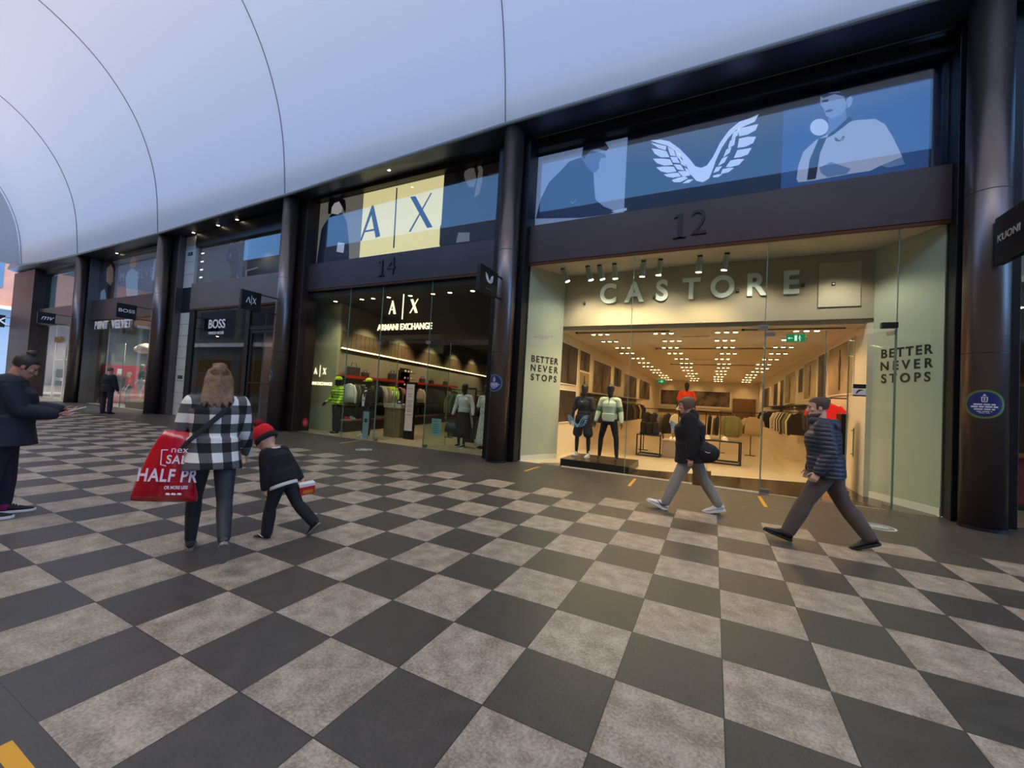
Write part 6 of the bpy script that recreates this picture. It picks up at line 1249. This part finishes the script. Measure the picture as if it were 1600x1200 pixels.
figure(t, 'printed_face', C8([(785, 145), (788, 95), (805, 70), (825, 90), (822, 140), (805, 155)]), lit('print_head', (176, 140, 116)), YQ-.018)
figure(t, 'printed_top', C8([(915, 222), (930, 120), (945, 80), (950, 222)]), lit('print_blue_top', (150, 176, 196)), YQ-.016)
p0 = wy(219, 425, YQ-.02); text('printed_letters', 'M     ELVE', .62, M_whitegloss, (p0.x-.9, YQ-.02, p0.z), FRONT, t, .004, 1.25)

# ================================================================== BAY 5: THE PALE SHOP AT THE END
slab('floor_shop_20', -35.1, -28.9, 7.4, 14, -.2, 0, MATS['pale_stone_floor']); M_pw = mat('pinkish_pale_wall', (206, 188, 184), .7)
slab('wall_back_20', -36, -28.2, 13.5, 13.7, 0, 4.3, M_pw); slab('wall_left_20', -35.4, -35.1, 7.76, 13.5, 0, 4.3, M_pw); slab('wall_right_20', -28.6, -28.4, 7.76, 13.5, 0, 4.3, M_pw); slab('ceiling_20', -35.4, -28.4, 7.6, 13.5, 4.25, 4.35, M_pw)
for x, y in ((-33.5, 9), (-31, 9), (-32, 11.5), (-30, 11.5)): lamp('shop_beam', (x, y, 4.1), 190, (1, .88, .84), .2, 140)
glass_pane(54, -35.1, -32.3, .03, 4.27); glass_pane(55, -32.28, -28.9, .03, 4.27); MB().box(-32.34, -32.26, 7.32, 7.40, 0, 4.28).build('trim_88', M_white, kind='structure'); MB().box(-30.9, -30.82, 7.32, 7.40, 0, 3.1).build('trim_89', M_white, kind='structure'); MB().box(-32.3, -28.9, 7.32, 7.40, 2.2, 2.26).build('trim_90', M_white, kind='structure')
t = thing('display_cabinet', 'dark brown display cabinet in the pale end shop', 'cabinet', (-34.3, 8.5, 0)); MB().box(-35.05, -33.6, 8.2, 8.9, 0, 1.7).build('body', mat('brown_cabinet', (110, 88, 80), .5), t, world=True); MB().box(-35.05, -33.6, 8.0, 8.9, 1.0, 1.06).build('shelf', M_white, t, world=True)
for i in range(5):
    q = thing('folded_jumper', 'pale folded garment on the brown cabinet of the end shop, %s from the left' % ORD[i], 'jumper', (-34.8+.26*i, 8.1, 1.06), 0, 'folded garments in the end shop'); MB().box(-.11, .11, -.09, .08, 0, .12).build('fold', cl['white'], q, bevel=.03); MB().box(-.10, .10, -.095, -.08, .04, .055).build('fold_line', cl['grey'], q)
t = thing('shop_lettering', 'small tan lettering in the window of the pale end shop', 'lettering', (-32.2, 7.5, 3.2)); text('name_lettering', 'R&M', .5, mat('tan_letters', (150, 112, 70), .5), (-31.9, 7.28, 3.35), FRONT, t, .03)
glass_pane(56, -35.1, -28.9, 5.26, 7.34, 7.42, M_upglass); slab('wall_upper_20', -35.1, -28.9, 7.66, 7.72, 5.25, 7.36, mat('pale_teal_print', (150, 176, 178), .5, emit=(150, 176, 178), es=.12, var=.12, vscale=.7))
# ================================================================== BAY 0: THE TRAVEL SHOP AT THE RIGHT
slab('floor_shop_10', 5.5, 13, 7.4, 18, -.2, 0, M_afloor); slab('wall_left_10', 5.3, 5.5, 7.8, 18, 0, 4.9, mat('dark_brown_wall', (60, 44, 34), .7)); slab('wall_back_10', 5.3, 13.2, 17.8, 18, 0, 4.9, mat('amber_back_wall', (170, 126, 76), .7)); slab('ceiling_10', 5.3, 13.2, 7.6, 18, 3.9, 4.0, M_cceil); slab('wall_right_10', 13, 13.2, 7.8, 18, 0, 4.9, M_pw)
slab('wall_header_10', 5.5, 13, 7.62, 7.7, 4.0, 4.95, mat('taupe_header', (170, 156, 136)))
glass_pane(5, 5.72, 9.0, .03, 4.92)
t = thing('service_desk', 'red fronted desk inside the travel shop at the right edge', 'desk', (6.6, 9.5, 0)); MB().box(6.0, 7.6, 9.2, 9.9, .12, .98).build('front_panel', mat('dark_red_panel', (120, 22, 20), .4), t, world=True); MB().box(5.9, 7.7, 9.1, 10.0, .98, 1.03).build('worktop', mat('amber_wood_panel', (150, 92, 44)), t, world=True); MB().box(6.0, 7.6, 9.25, 9.85, 0, .12).build('base', M_black, t, world=True)
t = thing('display_wall', 'black display wall behind the red desk of the travel shop', 'screen', (7, 12, 0)); MB().box(5.8, 9.0, 11.9, 12.0, 0, 2.5).build('panel', M_black, t, world=True); MB().box(5.8, 9.0, 11.88, 11.9, 2.5, 2.56).build('top_rail', MATS['amber_wood_panel'], t, world=True)
for x, y in ((6.6, 9), (7.2, 11), (8.2, 14), (6.5, 15)): lamp('shop_beam', (x, y, 3.8), 22, WARM, .1, 120)
for i, (px, py) in enumerate(((1586, 448), (1583, 482), (1596, 441), (1574, 500))): 
    p = hit(px, py, 2, 3.89); downlight('recessed light in the ceiling of the travel shop, %s one' % ORD[i], (p.x, max(8, p.y), 3.9), 'ceiling lights of the travel shop', .09)
glass_pane(6, 5.72, 13, 5.96, 7.94, 7.42, M_upglass); t = thing('poster', 'bright blue seascape picture in the upper window at the right edge', 'poster', (6.6, YQ, 5.95)); MB().box(5.72, 9.5, YQ+.0, YQ+.03, 5.97, 7.93).build('print', lit('sea_blue', (20, 96, 160), .55), t, world=True)
MB().box(5.72, 9.5, YQ-.012, YQ-.002, 6.62, 6.72).build('printed_horizon', lit('sea_foam', (170, 200, 170), .5), t, world=True); MB().box(5.72, 9.5, YQ-.008, YQ-.001, 6.72, 7.55).build('printed_sky', lit('sea_sky', (74, 146, 204), .55), t, world=True); MB().box(5.72, 9.5, YQ-.011, YQ-.009, 6.98, 7.22).build('printed_cloud', lit('sea_cloud', (120, 176, 212), .55), t, world=True)
# ================================================================== PROJECTING SIGNS, STICKERS, FLOOR MARKS
t = blade_sign('black box sign with white winged V beside the yellow lettered window', -3.1, 5.55, 6.33, 3.84, 4.42, 1, -3.1); emblem('wing_print', (-3.045, 5.94, 4.19), .36, (0, 1, 0), M_whitegloss, t); b = MB(); b.box(-3.05, -3.046, 5.80, 6.08, 3.94, 3.96); b.build('print_line', MATS['grey_print'], t, world=True)
t = blade_sign('black box sign with thin white initials left of the yellow window', -11.5, 5.45, 6.05, 3.80, 4.40, 1, -11.5); b = MB(); x_ = -11.445
for P in ([(5.58, 4.02), (5.61, 4.02), (5.66, 4.18), (5.65, 4.20)], [(5.65, 4.20), (5.67, 4.20), (5.73, 4.02), (5.70, 4.02)], [(5.745, 3.97), (5.755, 3.97), (5.755, 4.26), (5.745, 4.26)], [(5.78, 4.20), (5.81, 4.20), (5.90, 4.02), (5.87, 4.02)], [(5.88, 4.20), (5.895, 4.20), (5.80, 4.02), (5.785, 4.02)]): b.prism([(x_, y, z) for y, z in P], (-.005, 0, 0))
b.build('initials', M_whitegloss, t, world=True)
RX = (PI/2, 0, PI/2)
t = blade_sign('black box sign with a four-letter white name on the column before the white cladding', -19.75, 5.46, 6.08, 3.84, 4.42, 1, -19.75); text('name_lettering', 'BOSS', .19, M_whitegloss, (-19.695, 5.77, 4.14), RX, t, .006, 1.05, xs=1.15, bold=.003)
t = blade_sign('black box sign with white script letters on the farthest column', -28.0, 5.45, 6.05, 3.87, 4.42, 1, -28.0); text('name_lettering', 'mv', .34, M_whitegloss, (-27.945, 5.75, 4.16), RX, t, .006, .95, shear=.35, bold=.002)
t = blade_sign('black box sign with a five-letter name on the right-hand column', 5.22, 5.90, 6.55, 3.90, 4.60, -1, 5.22); text('name_lettering', 'KUONI', .145, mat('silver_letters', (190, 184, 170), .4), (5.165, 6.22, 4.26), (PI/2, 0, -PI/2), t, .006, 1.05, xs=1.05, bold=.002)
M_nv = mat('navy_vinyl', (22, 30, 92), .45); M_rimg = mat('olive_green_rim', (86, 112, 44), .5); M_rimb = mat('grey_green_rim', (78, 104, 108), .5)
def colsign(label, x, z, r, ang, rim):
    c = (x+.254*math.cos(ang), 6.85+.254*math.sin(ang), z); right = (-math.sin(ang), math.cos(ang), 0)
    return round_sign('round_notice', label, c, right, r, M_nv, rim, LINES(r), bend=(x, 6.85, .254))
colsign('round navy notice with green rim on the right-hand column', 5.22, 1.86, .215, R(-112), M_rimg)
colsign('round navy notice with grey rim on the column beside the speckled dress', -3.1, 1.88, .21, R(-98), M_rimb)
colsign('round navy notice on the column right of the dark-framed door', -11.5, 1.83, .21, R(-122), M_rimb); colsign('round navy notice on the column before the white cladding', -19.75, 1.82, .21, R(-120), M_rimb)
for i, (a, c) in enumerate((((-7.78, 6.30), (-8.02, 7.25)), ((-2.02, 6.18), (-2.0, 6.92)), ((.16, 6.18), (.13, 7.06)), ((2.38, 6.08), (2.36, 7.0)), ((-1.05, -1.21), (-.55, -1.21)))):
    a = Vector((*a, 0)); c = Vector((*c, 0)); d = (c-a).normalized(); o = Vector((-d.y, d.x, 0))*.028; lb = ('yellow tape strip on the floor before shop 14', 'yellow tape strip on the floor before the left slogan board', 'yellow tape strip on the floor below the two window mannequins', 'yellow tape strip on the floor between the two walking men', 'yellow tape strip in the bottom left corner of the floor')[i]
    tag(MB().prism([a-o, c-o, c+o, a+o], (0, 0, .003)).build('floor_tape', M_yellow, base=(a.x, a.y, 0)), lb, 'tape', 'yellow floor tape')
for i, (x, y) in enumerate(((3.74, 5.84), (-6.48, 5.93))):
    t = thing('floor_sticker', ('white ringed round floor sticker right of the quilted-jacket man', 'pale round floor sticker before shop 14')[i], 'sticker', (x, y, 0), 0); r_ = .20
    MB().cyl((0, 0, 0), (0, 0, .002), r_, 40).build('white_ring', mat('worn_white_vinyl', (188, 190, 184), .6), t); MB().cyl((0, 0, .002), (0, 0, .003), r_*.87, 40).build('disc', mat('grey_teal_vinyl', (96, 112, 110) if i == 0 else (120, 150, 150), .6), t)
    b = MB(); 
    for v, w in ((.07, .07), (.03, .11), (-.01, .12), (-.05, .10)): b.box(-w, w, v-.010, v+.010, .003, .004)
    b.build('print', MATS['worn_white_vinyl'], t)
# soffit downlights seen from below
for i, (px, py) in enumerate(((601, 262), (180, 383), (62, 424), (329, 363), (356, 350), (408, 352))):
    p = hit(px, py, 2, 7.95); p.y = min(max(p.y, 6.9), 7.2); z = zE(p.x)+(zS(p.x)-zE(p.x))*((p.y-6.62)/.74)-.012; downlight('small recessed light in the dark soffit, %s from the right' % ORD[[0, 4, 5, 3, 2, 1][i]], (p.x, p.y, z), 'soffit lights', .05)
# ================================================================== BEYOND THE FAR END
M_orange = mat('orange_clay_cladding', (196, 128, 96), .7, var=.12, vscale=1.2)
t = thing('building', 'orange clad building with glazed ground floors beyond the end of the arcade', 'building', (-62, 0, 0)); MB().box(-70, -62, -12, 22, 7.6, 20).build('upper_wall', M_orange, t, world=True); MB().box(-69, -62.6, -12, 22, 0, 7.6).build('glazed_base', mat('pale_shop_glazing', (150, 148, 144), .8), t, world=True)
for y in range(-8, 22, 3): MB().box(-62.6, -62.45, y-.12, y+.12, 0, 7.6).build('mullion', M_white, t, world=True)
for y in range(-10, 22, 5): 
    for z in (9.5, 14): MB().box(-61.99, -61.9, y, y+1.4, z, z+3).build('window', mat('far_window_glass', (90, 104, 116), .2), t, world=True)
MB().box(-62.0, -61.2, -12, 22, 7.4, 7.7).build('canopy', M_white, t, world=True)
t = thing('projecting_sign', 'black sign with white letters at the far left edge beyond the arcade', 'sign', (-40.5, 6.6, 4.3)); MB().box(-40.55, -40.45, 5.6, 7.15, 4.25, 5.05).build('box', MATS['black_sign_box'], t, world=True); MB().box(-40.52, -40.48, 7.15, 7.62, 4.9, 4.94).build('arm', M_bronze, t, world=True); MB().box(-40.52, -40.48, 7.15, 7.62, 4.35, 4.39).build('arm', M_bronze, t, world=True); text('name_lettering', 'CK', .62, M_whitegloss, (-40.44, 6.72, 4.65), RX, t, .01, xs=1.2, bold=.01)
t = thing('street_post', 'grey steel post carrying the black sign beyond the arcade', 'post', (-40.5, 7.7, 0)); MB().cyl((0, 0, 0), (0, 0, 5.2), .09, 12).build('post_shaft', M_steel, t); MB().cyl((0, 0, 0), (0, 0, .05), .16, 16).build('base_plate', M_steel, t)
# the sign across the street that shows mirrored in the glass of shop 14
p0 = Vector(); c = ray(640, 537); k_ = (7.35-EYE.y)/c.y; w = EYE+c*k_; refl = w+Vector((c.x, -c.y, c.z))*((-8.95-7.35)/(-c.y)); refl.y = -8.95
t = thing('opposite_shop_sign', 'black shop name on a pale lit band across the street, seen only mirrored', 'sign', (refl.x, -8.95, refl.z-.6)); MB().box(refl.x-3.2, refl.x+3.2, -8.97, -8.90, refl.z-.75, refl.z+.75).build('lit_band', glow('pale_lit_band', (190, 180, 150), .9), t, world=True); text('name_lettering', 'NESPRESSO', .95, M_black, (refl.x, -8.88, refl.z), (PI/2, 0, PI), t, .02, xs=.95, bold=.03)
